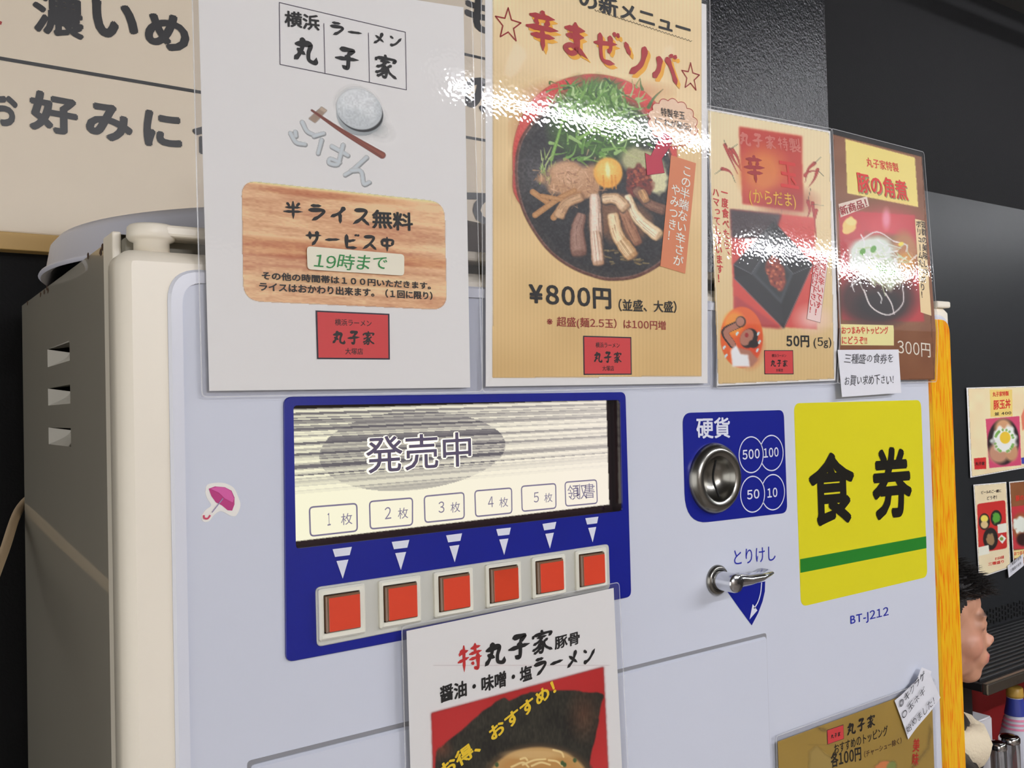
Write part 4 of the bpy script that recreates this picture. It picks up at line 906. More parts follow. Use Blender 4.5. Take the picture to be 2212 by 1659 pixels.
cv.clip([(1528.5, 239), (1790.5, 287), (1801, 818), (1551.5, 829)])
cv.build('printed_picture', SP3, p3, .0004)
txt('丸子家特製', SP3, z9(246, 290), z9(578, 332), 33, ink((196, 108, 96)), p3, .0007, .02, True)
txt('辛', SP3, z9(275, 484), z9(390, 500), 60, ink((150, 22, 20)), p3, .0007, .03, True); txt('玉', SP3, z9(468, 512), z9(566, 527), 56, ink((196, 40, 34)), p3, .0007, .02)
txt('(からだま)', SP3, z9(300, 614), z9(552, 638), 36, ink((226, 176, 54)), p3, .0007, .004)
RR = ink((190, 30, 34))
txt('一度食べたら、', SP3, z9(160, 540), z9(176, 880), 14, RR, p3, .0007, .02, vert=True); txt('ハマってしまいます！', SP3, z9(112, 525), z9(140, 1032), 14, RR, p3, .0007, .02, vert=True)
fill_on('pale_strip', SP3, g9((655, 857), (727, 885), (680, 1250), (608, 1230)), ink((226, 196, 190)), p3, .0007); line_on('strip_outline', SP3, g9((655, 857), (727, 885), (680, 1250), (608, 1230), (655, 857)), .0003, ink((110, 80, 76)), p3, .0008)
txt('本当に辛いです！', SP3, z9(703, 880), z9(663, 1215), 13, RR, p3, .0009, .015, vert=True); txt('お気を付け下さい！', SP3, z9(668, 865), z9(633, 1200), 13, RR, p3, .0009, .015, vert=True)
txt('50円', SP3, z9(498, 1384), z9(622, 1384), 26, K0, p3, .0007, .03); txt('(5g)', SP3, z9(646, 1392), z9(742, 1388), 24, K0, p3, .0007, .008)
logo(SP3, g9((378, 1402), (532, 1402), (535, 1528), (380, 1528)), p3)

# ---------------- poster 4: braised pork
SP4 = Surf(-.0065, lambda x, z: .112*np.clip(z-.075, 0, 9))
z0 = Z(2.6765, 1770, 260); g0 = lambda *P: [z0(*p) for p in P]
p4 = poster('laminated_poster', 'narrow brown laminated poster with braised pork and 300 yen price, rightmost on the machine', 'poster', SP4,
            [(1798, 290), (1990.4, 338.5), (2018.5, 820), (1813, 822)], mat('brown_paper_print', (124, 76, 44), .55), [(1793, 278), (1993.5, 329), (2021, 825), (1806, 828)], .3)
cv = Canvas(1798, 288, 2020, 824, 1.8, (124, 76, 44)); cv.grain(14, 30, 51)
cv.poly(g0((148, 108), (550, 215), (570, 502), (160, 422)), (226, 204, 116), 1, 0)
cv.poly(g0((110, 520), (550, 548), (605, 1165), (130, 1155)), (176, 48, 50), 1., 1)
x, y = z0(380, 600); cv.blob(x, y, 60, 34, (206, 76, 84), 0, 1.2, .7); x, y = z0(385, 570); cv.blob(x, y, 8, 20, (226, 150, 170), 0, 1, .8)
x, y = z0(330, 1030); cv.blob(x, y, 84, 60, (60, 28, 24), 0, .4); cv.blob(x+6, y+14, 50, 30, (28, 18, 18), 0, .6)
x, y = z0(380, 800); cv.blob(x, y, 72, 58, (128, 84, 50), .2, .2, 1, .35, 53); x, y = z0(500, 760); cv.blob(x, y, 26, 44, (170, 112, 66), -.2, .5); cv.blob(x-2, y+22, 18, 20, (206, 148, 60), 0, .6, .8)
x, y = z0(170, 610); cv.blob(x, y, 13, 20, (230, 190, 110), .5, .2, 1, .4, 55); cv.blob(x+4, y-9, 12, 8, (236, 204, 128), .2, .3)
x, y = z0(290, 770); cv.blob(x, y+4, 56, 38, (210, 218, 206), .1, .3, 1, .5, 57); x, y = z0(380, 880); cv.blob(x, y, 38, 34, (196, 208, 182), .4, .4, .9, .5, 58)
for k in range(80):
    x, y = z0(r.gauss(340, 85), r.gauss(810, 75)); a = r.uniform(0, 3.14); L = r.uniform(12, 40); cv.stroke([(x, y), (x+math.cos(a)*L*.5+r.uniform(-5, 5), y+math.sin(a)*L*.5), (x+math.cos(a)*L, y+math.sin(a)*L)], 3, 1.6, r.choice([(232, 236, 228), (208, 216, 204), (190, 204, 160), (240, 240, 236)]), 1, .85)
for s_ in ([(230, 700), (330, 645), (430, 700)], [(255, 980), (300, 1080), (400, 1125), (480, 1060), (480, 960)], [(380, 1000), (415, 1060), (430, 1120)], [(430, 820), (490, 850), (515, 885)], [(430, 700), (500, 720), (500, 760)]): cv.stroke(g0(*s_), 3.2, 2., (218, 210, 206), 1.2)
for a in ((248, 760), (310, 745), (340, 850), (372, 865), (355, 885), (420, 885)): x, y = z0(*a); cv.blob(x, y, 6, 8, (104, 160, 76), .5, .2)
for a in ((470, 715), (290, 855)): x, y = z0(*a); cv.blob(x, y, 6, 4, (232, 206, 70), -.4, .4)
cv.clip([(1799, 291), (1990, 339), (2018, 819), (1813.5, 821)])
cv.build('printed_picture', SP4, p4, .0004)
RE = ink((206, 44, 40))
txt('丸子家特製', SP4, z0(272, 268), z0(458, 302), 20, RE, p4, .0007, .012); txt('豚の角煮', SP4, (z0(222, 420)[0]+2, z0(222, 420)[1]+2), z0(518, 472), 44, ink((150, 140, 90)), p4, .0006, .025); txt('豚の角煮', SP4, z0(222, 416), z0(512, 466), 44, RE, p4, .0009, .02)
fill_on('pale_banner', SP4, g0((108, 484), (272, 440), (285, 496), (120, 562)), ink((216, 196, 180)), p4, .0006); txt('新商品！', SP4, z0(124, 552), z0(276, 500), 19, ink((150, 40, 44)), p4, .0009, .02)
fill_on('pale_strip', SP4, g0((550, 570), (605, 582), (645, 1130), (583, 1110)), ink((226, 198, 150)), p4, .0006)
KK = ink((40, 26, 24)); txt('抜群の美味しさ！', SP4, z0(598, 582), z0(616, 938), 10, KK, p4, .0009, .015, vert=True); txt('ボリュームたっぷり！', SP4, z0(568, 580), z0(598, 1028), 10, KK, p4, .0009, .015, vert=True)
fill_on('yellow_caption', SP4, g0((120, 1178), (425, 1185), (428, 1302), (122, 1300)), ink((232, 214, 150)), p4, .0006)
txt('おつまみやトッピング', SP4, z0(126, 1236), z0(396, 1236), 17, RE, p4, .0009, .015); txt('にどうぞ!!', SP4, z0(128, 1294), z0(272, 1294), 17, RE, p4, .0009, .015)
txt('300円', SP4, z0(450, 1352), z0(640, 1372), 31, ink((226, 216, 200)), p4, .0007, .004)
nt4 = thing('handwritten_note', 'small white handwritten note at the foot of the brown pork poster', 'note', tuple(map(float, Surf(-.009).P(1882, 852))))
SN4 = Surf(-.0085)
plate('slip', SN4, np.array(quad_xz(SN4, [(1809, 755.8), (1940.5, 755), (1946.5, 848.5), (1818.6, 857.8)])), mat('white_note_paper', (208, 208, 214), .6), nt4, back=0, front=.0003)
PEN = ink((40, 38, 44))
txt('三種盛の食券を', SN4, z0(140, 1412), z0(425, 1408), 24, PEN, nt4, .0006, .0, jit=.12, slant=.15); txt('お買い求め下さい！', SN4, z0(145, 1537), z0(428, 1532), 25, PEN, nt4, .0006, .0, jit=.12, slant=.15)

# ---------------- ramen poster under the buttons
SP5 = Surf(-.0085); zr = Z(4.096, 860, 1300); gr = lambda *P: [zr(*p) for p in P]
p5 = poster('laminated_poster', 'white laminated poster with seaweed and ramen on red, hanging below the push buttons', 'poster', SP5,
            [(877.8, 1363), (1325, 1270), (1362, 2060), (903, 2260)], mat('white_paper', (217, 215, 213), .6), [(866, 1353), (1335, 1257), (1374, 2070), (890, 2275)], .12)
txt('特', SP5, zr(525, 642), zr(742, 590), 60, ink((184, 40, 40)), p5, .0006, .02, True)
txt('丸', SP5, zr(765, 585), zr(952, 543), 52, K0, p5, .0006, .02, True); txt('子', SP5, zr(973, 530), zr(1166, 486), 56, K0, p5, .0006, .02, True); txt('家', SP5, zr(1183, 478), zr(1368, 434), 52, K0, p5, .0006, .02, True)
txt('豚骨', SP5, zr(1383, 425), zr(1604, 374), 29, K0, p5, .0006, .025, True)
txt('醤油・味噌・塩', SP5, zr(368, 898), zr(1183, 694), 38, K0, p5, .0006, .03, True); txt('ラーメン', SP5, zr(1200, 662), zr(1742, 532), 39, K0, p5, .0006, .02, True)
cv = Canvas(926, 1436, 1322, 1700, 1.6, (176, 36, 36)); X, Y = cv.X, cv.Y
cv.c += ((vnoise(X, Y, 80, 61)-.5)*16)[..., None]
nori = gr((325, 1640), (330, 1330), (400, 1270), (470, 1200), (560, 1130), (700, 1005), (820, 920), (935, 845), (975, 875), (1080, 825), (1170, 800), (1320, 785), (1500, 778), (1640, 795), (1808, 812), (1790, 930), (1770, 1060), (1740, 1200), (1700, 1360), (1690, 1640))
jn = [(x+r.uniform(-1.5, 1.5), y+r.uniform(-1.5, 1.5)) for x, y in catmull(nori, 3)]
cv.poly(jn, (38, 36, 28), 1, 1); m_ = inpoly(X, Y, jn)
cv.c += (m_*((vnoise(X*2.2, Y*.7, 5, 62)-.5)*26+(vnoise(X, Y, 34, 63)-.5)*22))[..., None]*np.array([1.05, 1., .8])
x, y = zr(1640, 1000); m2 = np.clip(1-np.hypot((X-x)/45, (Y-y)/70), 0, 1)*m_; cv.c += m2[..., None]*np.array([40, 14, 6]); x, y = zr(380, 1300); m2 = np.clip(1-np.hypot((X-x)/30, (Y-y)/30), 0, 1)*m_; cv.c += m2[..., None]*np.array([50, 14, 6])
x, y = zr(1250, 1620); cv.blob(x, y, 122, 92, (26, 26, 26), 0, .08); cv.blob(x-3, y+2, 112, 84, (190, 160, 108), 0, .06); cv.blob(x-3, y-6, 108, 74, (184, 134, 72), 0, .4, .9); cv.blob(x-10, y-66, 60, 10, (206, 172, 116), 0, .8, .8)
for s_ in ([(1100, 1440), (1200, 1400), (1300, 1390)], [(1180, 1450), (1260, 1420), (1340, 1440)], [(1080, 1390), (1120, 1380), (1140, 1400)], [(1370, 1310), (1440, 1330), (1460, 1370)], [(1330, 1400), (1400, 1410), (1450, 1450)], [(1000, 1460), (1100, 1420), (1150, 1460)]): cv.stroke(gr(*s_), 4.5, 4, (226, 200, 140), 1.6)
for a in ((1450, 1425), (870, 1440), (1560, 1400), (1470, 1440)): xx, yy_ = zr(*a); cv.blob(xx, yy_, 4, 5, (64, 86, 48), 0, .5)
cv.clip(gr((290, 982), (1815, 572), (1865, 1640), (310, 1640)), 3)
cv.build('ramen_picture', SP5, p5, .0005)
txt('お得、おすすめ！', SP5, zr(395, 1575), zr(1400, 800), 36, ink((236, 188, 40)), p5, .0008, .035)

# ---------------- gold topping poster + note
SP6 = Surf(-.0040); zg = Z(4.916, 1640, 1380); gg = lambda *P: [zg(*p) for p in P]
p6 = poster('laminated_poster', 'gold laminated poster listing toppings at 100 yen, at the lower right of the machine', 'poster', SP6,
            [(1679.5, 1602), (2012, 1480), (2025, 1880), (1697, 2080)], mat('gold_paper_print', (152, 124, 58), .4, vary=.18), [(1674, 1590), (2017, 1465), (2030, 1890), (1690, 2095)], .15)
logo(SP6, gg((715, 970), (888, 912), (893, 1058), (722, 1118)), p6, full=False)
K6 = ink((26, 20, 14))
txt('丸子家', SP6, zg(930, 1038), zg(1228, 925), 29, K6, p6, .0006, .02, True); txt('おすすめのトッピング', SP6, zg(792, 1230), zg(1362, 1020), 23, K6, p6, .0006, .012)
txt('各100円', SP6, zg(758, 1372), zg(1080, 1288), 33, K6, p6, .0006, .025); txt('（チャーシュー除く）', SP6, zg(1112, 1262), zg(1508, 1108), 14.5, ink((70, 40, 26)), p6, .0006, .008)
txt('美味しい', SP6, zg(1668, 1055), zg(1630, 1640), 14, ink((170, 34, 26)), p6, .0006, .02, vert=True)
cv = Canvas(1690, 1560, 2022, 1720, 2.2, (170, 144, 80), 0)
cv.poly(gg((520, 1371), (530, 1200), (600, 1130), (700, 1220), (800, 1280), (780, 1500), (520, 1500)), (176, 150, 84), .7, 3); cv.poly(gg((600, 930), (720, 960), (700, 990), (640, 970)), (110, 88, 50), .8, 2); cv.poly(gg((1810, 900), (1830, 980), (1800, 1160), (1640, 1371), (1600, 1371), (1780, 1150)), (124, 98, 44), .8, 2)
x, y = zg(1330, 1400); cv.blob(x, y, 22, 22, (200, 120, 70), 0, .3, 1, .3, 70); cv.blob(x+14, y-8, 10, 14, (120, 130, 70), .5, .4)
cv.build('printed_picture', SP6, p6, .0005)
SN6 = Surf(-.0052)
n6 = thing('handwritten_note', 'crumpled white handwritten note taped askew over the corner of the gold poster', 'note', tuple(map(float, SN6.P(1975, 1560))))
Q6 = [(1930.9, 1513), (2000, 1450), (2030.6, 1507), (1960.4, 1597)]
A_, B_, C_, D_ = [SN6.xz(*p) for p in Q6]; V = []; F = []; nx = nz = 12
for j in range(nz+1):
    for i in range(nx+1):
        u, v = i/nx, j/nz; p = (1-v)*((1-u)*A_+u*B_)+v*((1-u)*D_+u*C_); cr_ = .0035*max(0, u-.55)**1.2*(1-v)*2+.0006*math.sin(7*u+3*v)
        V.append(SN6.lift(p, .0008+cr_))
for j in range(nz):
    for i in range(nx): k = j*(nx+1)+i; F.append((k, k+nx+1, k+nx+2, k+1))
mesh('slip', V, F, mat('white_note_paper', (208, 208, 214), .6), n6, True)
cl6 = [SN6.xz(*p) for p in ((1970, 1478), (1986, 1440), (2007, 1449), (2003, 1462))]
sheet_mesh('folded_corner', SN6, cl6, [(0, 1, 2, 3)], mat('white_note_paper', (208, 208, 214), .6), n6, .003)
SN6b = Surf(-.0052, lambda x, z: 0*x-.0012-.0022*np.clip((x-float(A_[0]))/(float(C_[0])-float(A_[0])), 0, 1))
for s, a, b, h in (('◎キクラゲ', (1495, 738), (1765, 398), 19), ('○玉ネギ', (1525, 860), (1765, 562), 19), ('始めました！', (1565, 1010), (1862, 690), 20)): txt(s, SN6b, zg(*a), zg(*b), h, PEN, n6, .0012, .0, jit=.1, slant=.1)

# ---------------- umbrella sticker
us = thing('umbrella_sticker', 'small white-edged sticker of a pink umbrella on the left of the machine', 'sticker', tuple(map(float, F0.P(476, 1128))))
zu = Z(2.37, 0, 600)
O_ = [(1050, 1100), (1058, 1062), (1100, 1050), (1150, 1052), (1195, 1075), (1218, 1120), (1230, 1165), (1210, 1215), (1180, 1218), (1130, 1195), (1095, 1215), (1070, 1245), (1042, 1248), (1030, 1225), (1050, 1190), (1080, 1165), (1060, 1130)]
P = catmull([np.array(F0.xz(*zu(*p))) for p in O_+[O_[0]]], 4)[:-1]
plate('backing', F0, P, mat('white_vinyl', (226, 220, 214), .3, coat=.3), us, back=0, front=.0004)
SU = Surf(-.0004)
fill_on('umbrella_top', SU, [zu(*p) for p in ((1068, 1080), (1100, 1068), (1150, 1072), (1185, 1090), (1200, 1125), (1200, 1160), (1188, 1192), (1165, 1190), (1135, 1165), (1105, 1150), (1082, 1118))], ink((172, 44, 112)), us, .0002)
fill_on('umbrella_highlight', SU, [zu(*p) for p in ((1075, 1080), (1110, 1070), (1150, 1074), (1182, 1092), (1197, 1130), (1190, 1150), (1150, 1130), (1120, 1100))], ink((200, 84, 150)), us, .0004)
line_on('handle', SU, [zu(*p) for p in ((1140, 1130), (1085, 1200))], .0007, ink((140, 130, 160)), us, .0006)
line_on('hook', SU, [zu(*p) for p in ((1075, 1215), (1062, 1232), (1045, 1230), (1042, 1215))], .0012, ink((190, 60, 90)), us, .0006, smooth=True)

# ---------------- cord by the rear of the cabinet (left)
cdn = thing('pale_cord', 'pale beige electric cord sloping down behind the left of the ticket machine', 'cord', (-.1, .5, 1.2))
def on_x(px, py, X): return at_x(px, py, X)
a_ = np.array([XC-.001, .548, H-.1005]); b_ = np.array([.088, .361, H-.172]); d_ = b_-a_
tube('cord', [(XC+.09, .556, H-.04), (XC+.03, .554, H-.078), a_, a_+d_*.5, b_, b_+d_*1.2, b_+d_*1.2+np.array([-.2, .1, -.5]), (-.6, .4, .02)], .0048, mat('beige_rubber', (206, 182, 148), .45), cdn, 12)

# ================================================================== THE COUNTER AT THE RIGHT
cz = .70; 
sz_ = float(at_y(2140, 1490, .345)[2])
ct = thing('counter', 'dark wooden eating counter along the back wall beyond the machine', 'counter', (3.2, .35, 0))
box('countertop', (1.9, .16, cz-.03), (5.0, WALLY-.01, cz), mat('dark_wood_laminate', (78, 52, 38), .3, vary=.2), ct, .004)
box('front_panel', (1.95, .30, 0), (5.0, .34, cz-.03), mat('dark_red_panel', (96, 22, 22), .5), ct)
box('rear_panel', (1.5, WALLY-.02, cz), (5.0, WALLY-.002, sz_-.002), mat('dark_red_panel', (120, 22, 24), .35), ct, label='glossy dark red rear panel')
sh0 = at_y(2125, 1486, .34); sz = float(at_y(2140, 1490, .345)[2]); sx = float(at_y(2122, 1486, .345)[0])
rs_ = thing('raised_shelf', 'black ribbed raised shelf with steel edge above the counter', 'shelf', (sx+1, .45, sz))
box('shelf_board', (sx, .345, sz), (5.0, WALLY-.002, sz+.016), mat('black_shelf', (26, 26, 27), .4), rs_, .002)
box('steel_edge', (sx, .334, sz-.004), (5.0, .346, sz+.018), mat('worn_steel', (168, 160, 148), .3, metal=1., bump=.3, bscale=150), rs_, .0025)
NR = 13
rb = []
for k in range(NR):
    yk = .355+k*.0155; box('rib', (sx+.012, yk, sz+.015), (4.95, yk+.007, sz+.022), mat('black_rubber_rib', (30, 31, 32), .45), rs_, .0015, 1)
box('shelf_leg', (sx+.02, .40, cz), (sx+.06, .5, sz), mat('black_shelf', (26, 26, 27), .4), rs_); box('shelf_leg', (4.8, .40, cz), (4.84, .5, sz), mat('black_shelf', (26, 26, 27), .4), rs_)
# perforated mat at the back of the shelf
pm = thing('perforated_mat', 'black perforated rubber mat standing against the wall at the back of the shelf', 'mat', (sx+1, .56, sz+.016))
bm = bmesh.new()
for j in range(3):
    for i in range(110):
        x0 = sx+.02+i*.014; z_ = sz+.022+j*.013
        bmesh.ops.create_cube(bm, size=1, matrix=Matrix.Translation((x0, WALLY-.012, z_+.004+(i % 2)*.004)) @ Matrix.Diagonal((.009, .006, .008, 1)))
from_bm('knobs', bm, mat('black_rubber_rib', (30, 31, 32), .45), pm, kind='stuff')
box('mat_back', (sx+.01, WALLY-.010, sz+.016), (sx+1.56, WALLY-.002, sz+.066), mat('black_rubber', (20, 20, 20), .8), pm)

# wall posters
SW = Surf(WALLY-.016)
def wall_poster(label, q, base, painter, texts, cvs=1.0):
    c = SW.P(*((np.array(q[2])+np.array(q[3]))/2)); t = thing('wall_poster', label, 'poster', tuple(map(float, c)), 'menu posters on the black wall')
    grid_sheet('paper_sheet', SW, q, mat('white_paper', (217, 215, 213), .6), t, .0003, 4, 4, .0003)
    xs = [p[0] for p in q]; ys_ = [p[1] for p in q]
    cv = Canvas(min(xs), min(ys_), max(xs), max(ys_), cvs, base); painter(cv)
    c0 = np.array(q, float).mean(0); qq = [tuple(c0+(np.array(p)-c0)*np.array([.955, .975])) for p in q]; cv.clip(qq)
    cv.build('printed_picture', SW, t, .0006); 
    for s, a, b, h, c in texts: txt(s, SW, a, b, h, c, t, .0010, .02)
    return t
# crops: 2.515 -> zoomed strip (1980,400) scale 1.885
zw = Z(1.885, 1980, 400); gw = lambda *P: [zw(*p) for p in P]
def pa(cv):
    cv.grain(10, 20, 81); cv.poly(gw((297, 832), (388, 832), (390, 940), (300, 944)), (232, 196, 110), 1); cv.poly(gw((280, 952), (418, 940), (425, 1140), (295, 1152)), (196, 70, 104), 1)
    x, y = zw(352, 1045); cv.blob(x, y, 34, 50, (38, 28, 28), .05, .1); cv.blob(x-10, y+24, 22, 22, (182, 134, 108), 0, .4); cv.blob(x, y-30, 18, 20, (200, 150, 110), 0, .5); cv.blob(x+18, y+22, 14, 20, (188, 140, 104), 0, .4)
    cv.blob(x+2, y-6, 26, 27, (222, 226, 218), .3, .3, 1, .5, 82)
    for k in range(26): a = r.uniform(0, 6.28); cv.blob(x+2+20*math.cos(a), y-2+24*math.sin(a), 3, 2.5, (110, 160, 70), a, .5, .8)
    cv.blob(x+4, y-9, 11.5, 13, (238, 186, 54), 0, .15); cv.poly(gw((232, 1112), (282, 1108), (283, 1155), (235, 1158)), (190, 40, 40), 1)
    cv.poly(gw((425, 1110), (440, 1108), (440, 1135), (427, 1135)), (60, 60, 150), 1); cv.poly(gw((425, 940), (440, 900), (440, 990), (430, 1000)), (206, 80, 60), .7, 1)
wall_poster('cream wall poster with fried egg rice bowl, the upper one beside the machine', [(2087.5, 837.5), (2243, 833), (2247, 1005), (2096, 1032)], (226, 206, 164), pa,
            [('丸子家特製', zw(308, 862), zw(374, 858), 11, RE), ('豚玉丼', zw(312, 915), zw(382, 908), 21, RE), ('並 400', zw(316, 938), zw(384, 933), 7, KK), ('丸子家', zw(238, 1142), zw(276, 1140), 8, KK)])
def pb(cv):
    cv.grain(10, 20, 83); cv.poly(round_poly([np.array(p) for p in gw((245, 1298), (360, 1282), (368, 1478), (252, 1498))], 6, 4), (188, 44, 40), 1)
    for a, rx, ry, c in (((275, 1370), 12, 18, (34, 30, 28)), ((323, 1355), 12, 17, (34, 34, 28)), ((300, 1440), 16, 24, (34, 30, 28))): x, y = zw(*a); cv.blob(x, y, rx, ry, c, 0, .12)
    x, y = zw(275, 1358); cv.blob(x, y, 8, 8, (226, 206, 90), 0, .3); cv.blob(x, y+13, 8, 8, (206, 180, 130), 0, .3); x, y = zw(323, 1355); cv.blob(x, y, 8, 12, (84, 150, 54), 0, .3, 1, .4, 85); x, y = zw(300, 1442); cv.blob(x, y, 9, 12, (150, 120, 84), 0, .3, 1, .4, 86)
    x, y = zw(345, 1440); cv.poly(gw((330, 1440), (345, 1422), (364, 1438), (348, 1460)), (226, 226, 216), 1); cv.blob(x, y, 4, 4, (120, 140, 60), 0, .4)
    cv.poly(gw((328, 1382), (365, 1375), (366, 1412), (330, 1418)), (226, 222, 206), 1); cv.poly(gw((250, 1475), (292, 1465), (296, 1500), (252, 1510)), (226, 222, 206), 1)
wall_poster('cream wall poster with three black side-dish bowls on red, lower left of the group', [(2102.5, 1047), (2173.5, 1041), (2183, 1226), (2114.5, 1249)], (222, 206, 170), pb,
            [('ビールのご一緒に', zw(262, 1258), zw(343, 1250), 7, KK), ('どうぞ！', zw(285, 1282), zw(325, 1277), 8, KK), ('おつまみ各種', zw(318, 1528), zw(354, 1520), 7, RE), ('三種盛り', zw(290, 1550), zw(354, 1538), 7, RE)])
def pc(cv):
    cv.grain(10, 20, 87); cv.poly(gw((384, 1310), (460, 1300), (460, 1480), (388, 1482)), (184, 52, 60), 1); x, y = zw(425, 1390); cv.blob(x, y, 20, 30, (150, 84, 50), 0, .3); cv.blob(x-2, y-5, 15, 18, (218, 222, 210), .2, .3, 1, .5, 88); cv.blob(x+4, y+28, 14, 14, (50, 26, 24), 0, .4)
    cv.poly(gw((392, 1488), (470, 1478), (470, 1510), (394, 1520)), (226, 206, 140), 1)
wall_poster('brown wall poster with braised pork on red, lower right of the group', [(2179.5, 1041), (2262, 1033), (2270, 1205), (2189, 1225)], (130, 80, 46), pc,
            [('豚の角煮', zw(402, 1288), zw(470, 1278), 13, RE), ('おつまみ', zw(396, 1508), zw(440, 1502), 8, RE)])
wn = thing('handwritten_note', 'small white note at the lower corner of the brown wall poster', 'note', tuple(map(float, SW.P(2192, 1240))))
SWN = Surf(WALLY-.020)
plate('slip', SWN, np.array(quad_xz(SWN, [(2176, 1222), (2210, 1196), (2211, 1222), (2179, 1248)])), mat('white_note_paper', (208, 208, 214), .6), wn, back=0, front=.0004)
for a, b in (((2181, 1225), (2206, 1206)), ((2182, 1237), (2206, 1219))): txt('三種盛の食券', SWN, a, b, 7, PEN, wn, .0008, .0)

# tissue box, bottle, jars, dish
tbz = thing('tissue_box', 'plain white paper tissue box on the counter beside the seated person', 'tissue box', (1.95, .45, cz))
def placed(px, py, Y): return at_y(px, py, Y)
a = placed(2094, 1546, .42); b = placed(2143, 1560, .42)
tx0, tx1 = float(placed(2084, 1540, .43)[0]), float(placed(2130, 1540, .43)[0]); tz1 = float(placed(2110, 1548, .44)[2]); 
TW = mat('white_card', (206, 204, 206), .5)
zb0 = cz
bm = bmesh.new(); bmesh.ops.create_cube(bm, size=1)
for v in bm.verts: v.co = Vector(((tx0+tx1)/2+v.co.x*(tx1-tx0+.02), .48+v.co.y*.115, (zb0+tz1)/2+v.co.z*(tz1-zb0)))
bmesh.ops.bevel(bm, geom=bm.edges[:], offset=.003, segments=2, affect='EDGES')
from_bm('carton', bm, TW, tbz); box('tissue_opening', ((tx0+tx1)/2-.05, .465, tz1-.001), ((tx0+tx1)/2+.05, .495, tz1+.0008), mat('grey_film', (150, 150, 156), .3), tbz)
bp = placed(2192, 1500, .43); bxp, bzp = float(bp[0]), float(placed(2192, 1482, .43)[2])
bt_ = thing('squeeze_bottle', 'white sauce bottle with gold cap and blue and pink label on the counter', 'bottle', (bxp, .43, cz))
hb = bzp-cz; BW = mat('white_bottle_plastic', (200, 202, 212), .3)
lathe('bottle_body', [(0, 0), (.036, 0), (.038, .004), (.038, hb-.135), (.035, hb-.115), (.026, hb-.08), (.019, hb-.055), (.016, hb-.03), (.016, hb-.02), (0, hb-.02)], (bxp, .43, cz), (0, 0, 1), BW, bt_, 36)
lathe('bottle_cap', [(0, hb), (.014, hb), (.0165, hb-.003), (.0175, hb-.018), (.0175, hb-.022), (0, hb-.022)], (bxp, .43, cz), (0, 0, 1), mat('gold_cap', (176, 140, 60), .4), bt_, 30)
lathe('neck_label', [(.0165, hb-.024), (.0186, hb-.040), (.0215, hb-.055), (.022, hb-.060)], (bxp, .43, cz), (0, 0, 1), mat('blue_label', (46, 58, 140), .4), bt_, 36)
for k in range(3): z_ = hb-.066-k*.009; rr_ = .0235+k*.0022; lathe('pink_band', [(rr_, z_), (rr_+.0012, z_-.0045)], (bxp, .43, cz), (0, 0, 1), mat('pink_label', (214, 130, 160), .4), bt_, 36)
SBT = Surf(.3905)
txt('酢', Surf(.392), (2176, 1600), (2186, 1598), 14, KK, bt_, .0, .01)
def jar(px, py, Y, rr_, hh, label, liquid):
    p = placed(px, py, Y); t = thing('condiment_jar', label, 'jar', (float(p[0]), Y, cz), 'condiment jars on the counter')
    top = float(p[2]); GL = mat('jar_glass', (200, 200, 200), .05, trans=.9, k=1.)
    c = (float(p[0]), Y, cz); hgt = top-cz
    lathe('glass', [(0, 0), (rr_, 0), (rr_, hgt-.018), (rr_*.9, hgt-.013), (rr_*.9, hgt-.011)], c, (0, 0, 1), GL, t, 28)
    lathe('contents', [(0, .002), (rr_*.9, .002), (rr_*.9, hgt*.45), (0, hgt*.45)], c, (0, 0, 1), liquid, t, 28)
    lathe('lid', [(rr_*1.02, hgt-.014), (rr_*1.05, hgt-.012), (rr_*1.05, hgt-.005), (rr_*.9, hgt-.001), (rr_*.5, hgt), (0, hgt)], c, (0, 0, 1), CH, t, 28)
jar(2180, 1588, .36, .019, .1, 'tall glass soy sauce jar with chrome lid in front of the sauce bottle', mat('soy_sauce', (26, 14, 10), .2))
jar(2156, 1602, .32, .0145, .09, 'short glass spice jar with chrome lid nearest the seated person', mat('brown_spice', (90, 40, 24), .7))
p = placed(2180, 1640, .22); ds = thing('small_dish', 'shallow white dish of pink pickled ginger at the front of the counter', 'dish', (float(p[0]), .22, cz)); zz_ = float(p[2])-cz
lathe('dish', [(0, 0), (.03, 0), (.035, .006), (.055, .022), (.057, .024), (.053, .023), (.03, .007), (0, .006)], (float(p[0]), .22, cz), (0, 0, 1), TW, ds, 32)
bm = bmesh.new(); rr2 = random.Random(5)
for k in range(60):
    a = rr2.uniform(0, 6.28); q = rr2.random()**.5*.035; bmesh.ops.create_cube(bm, size=1, matrix=Matrix.Translation((float(p[0])+q*math.cos(a), .22+q*math.sin(a), cz+.012+rr2.random()*.016)) @ Matrix.Rotation(a, 4, 'Z') @ Matrix.Rotation(rr2.uniform(-.6, .6), 4, 'X') @ Matrix.Diagonal((.02, .004, .003, 1)))
from_bm('pickled_ginger', bm, mat('pink_ginger', (196, 110, 80), .5), ds, kind='stuff')
st_ = thing('bar_stool', 'round black stool under the seated person beyond the machine', 'stool', (1.58, .24, 0))

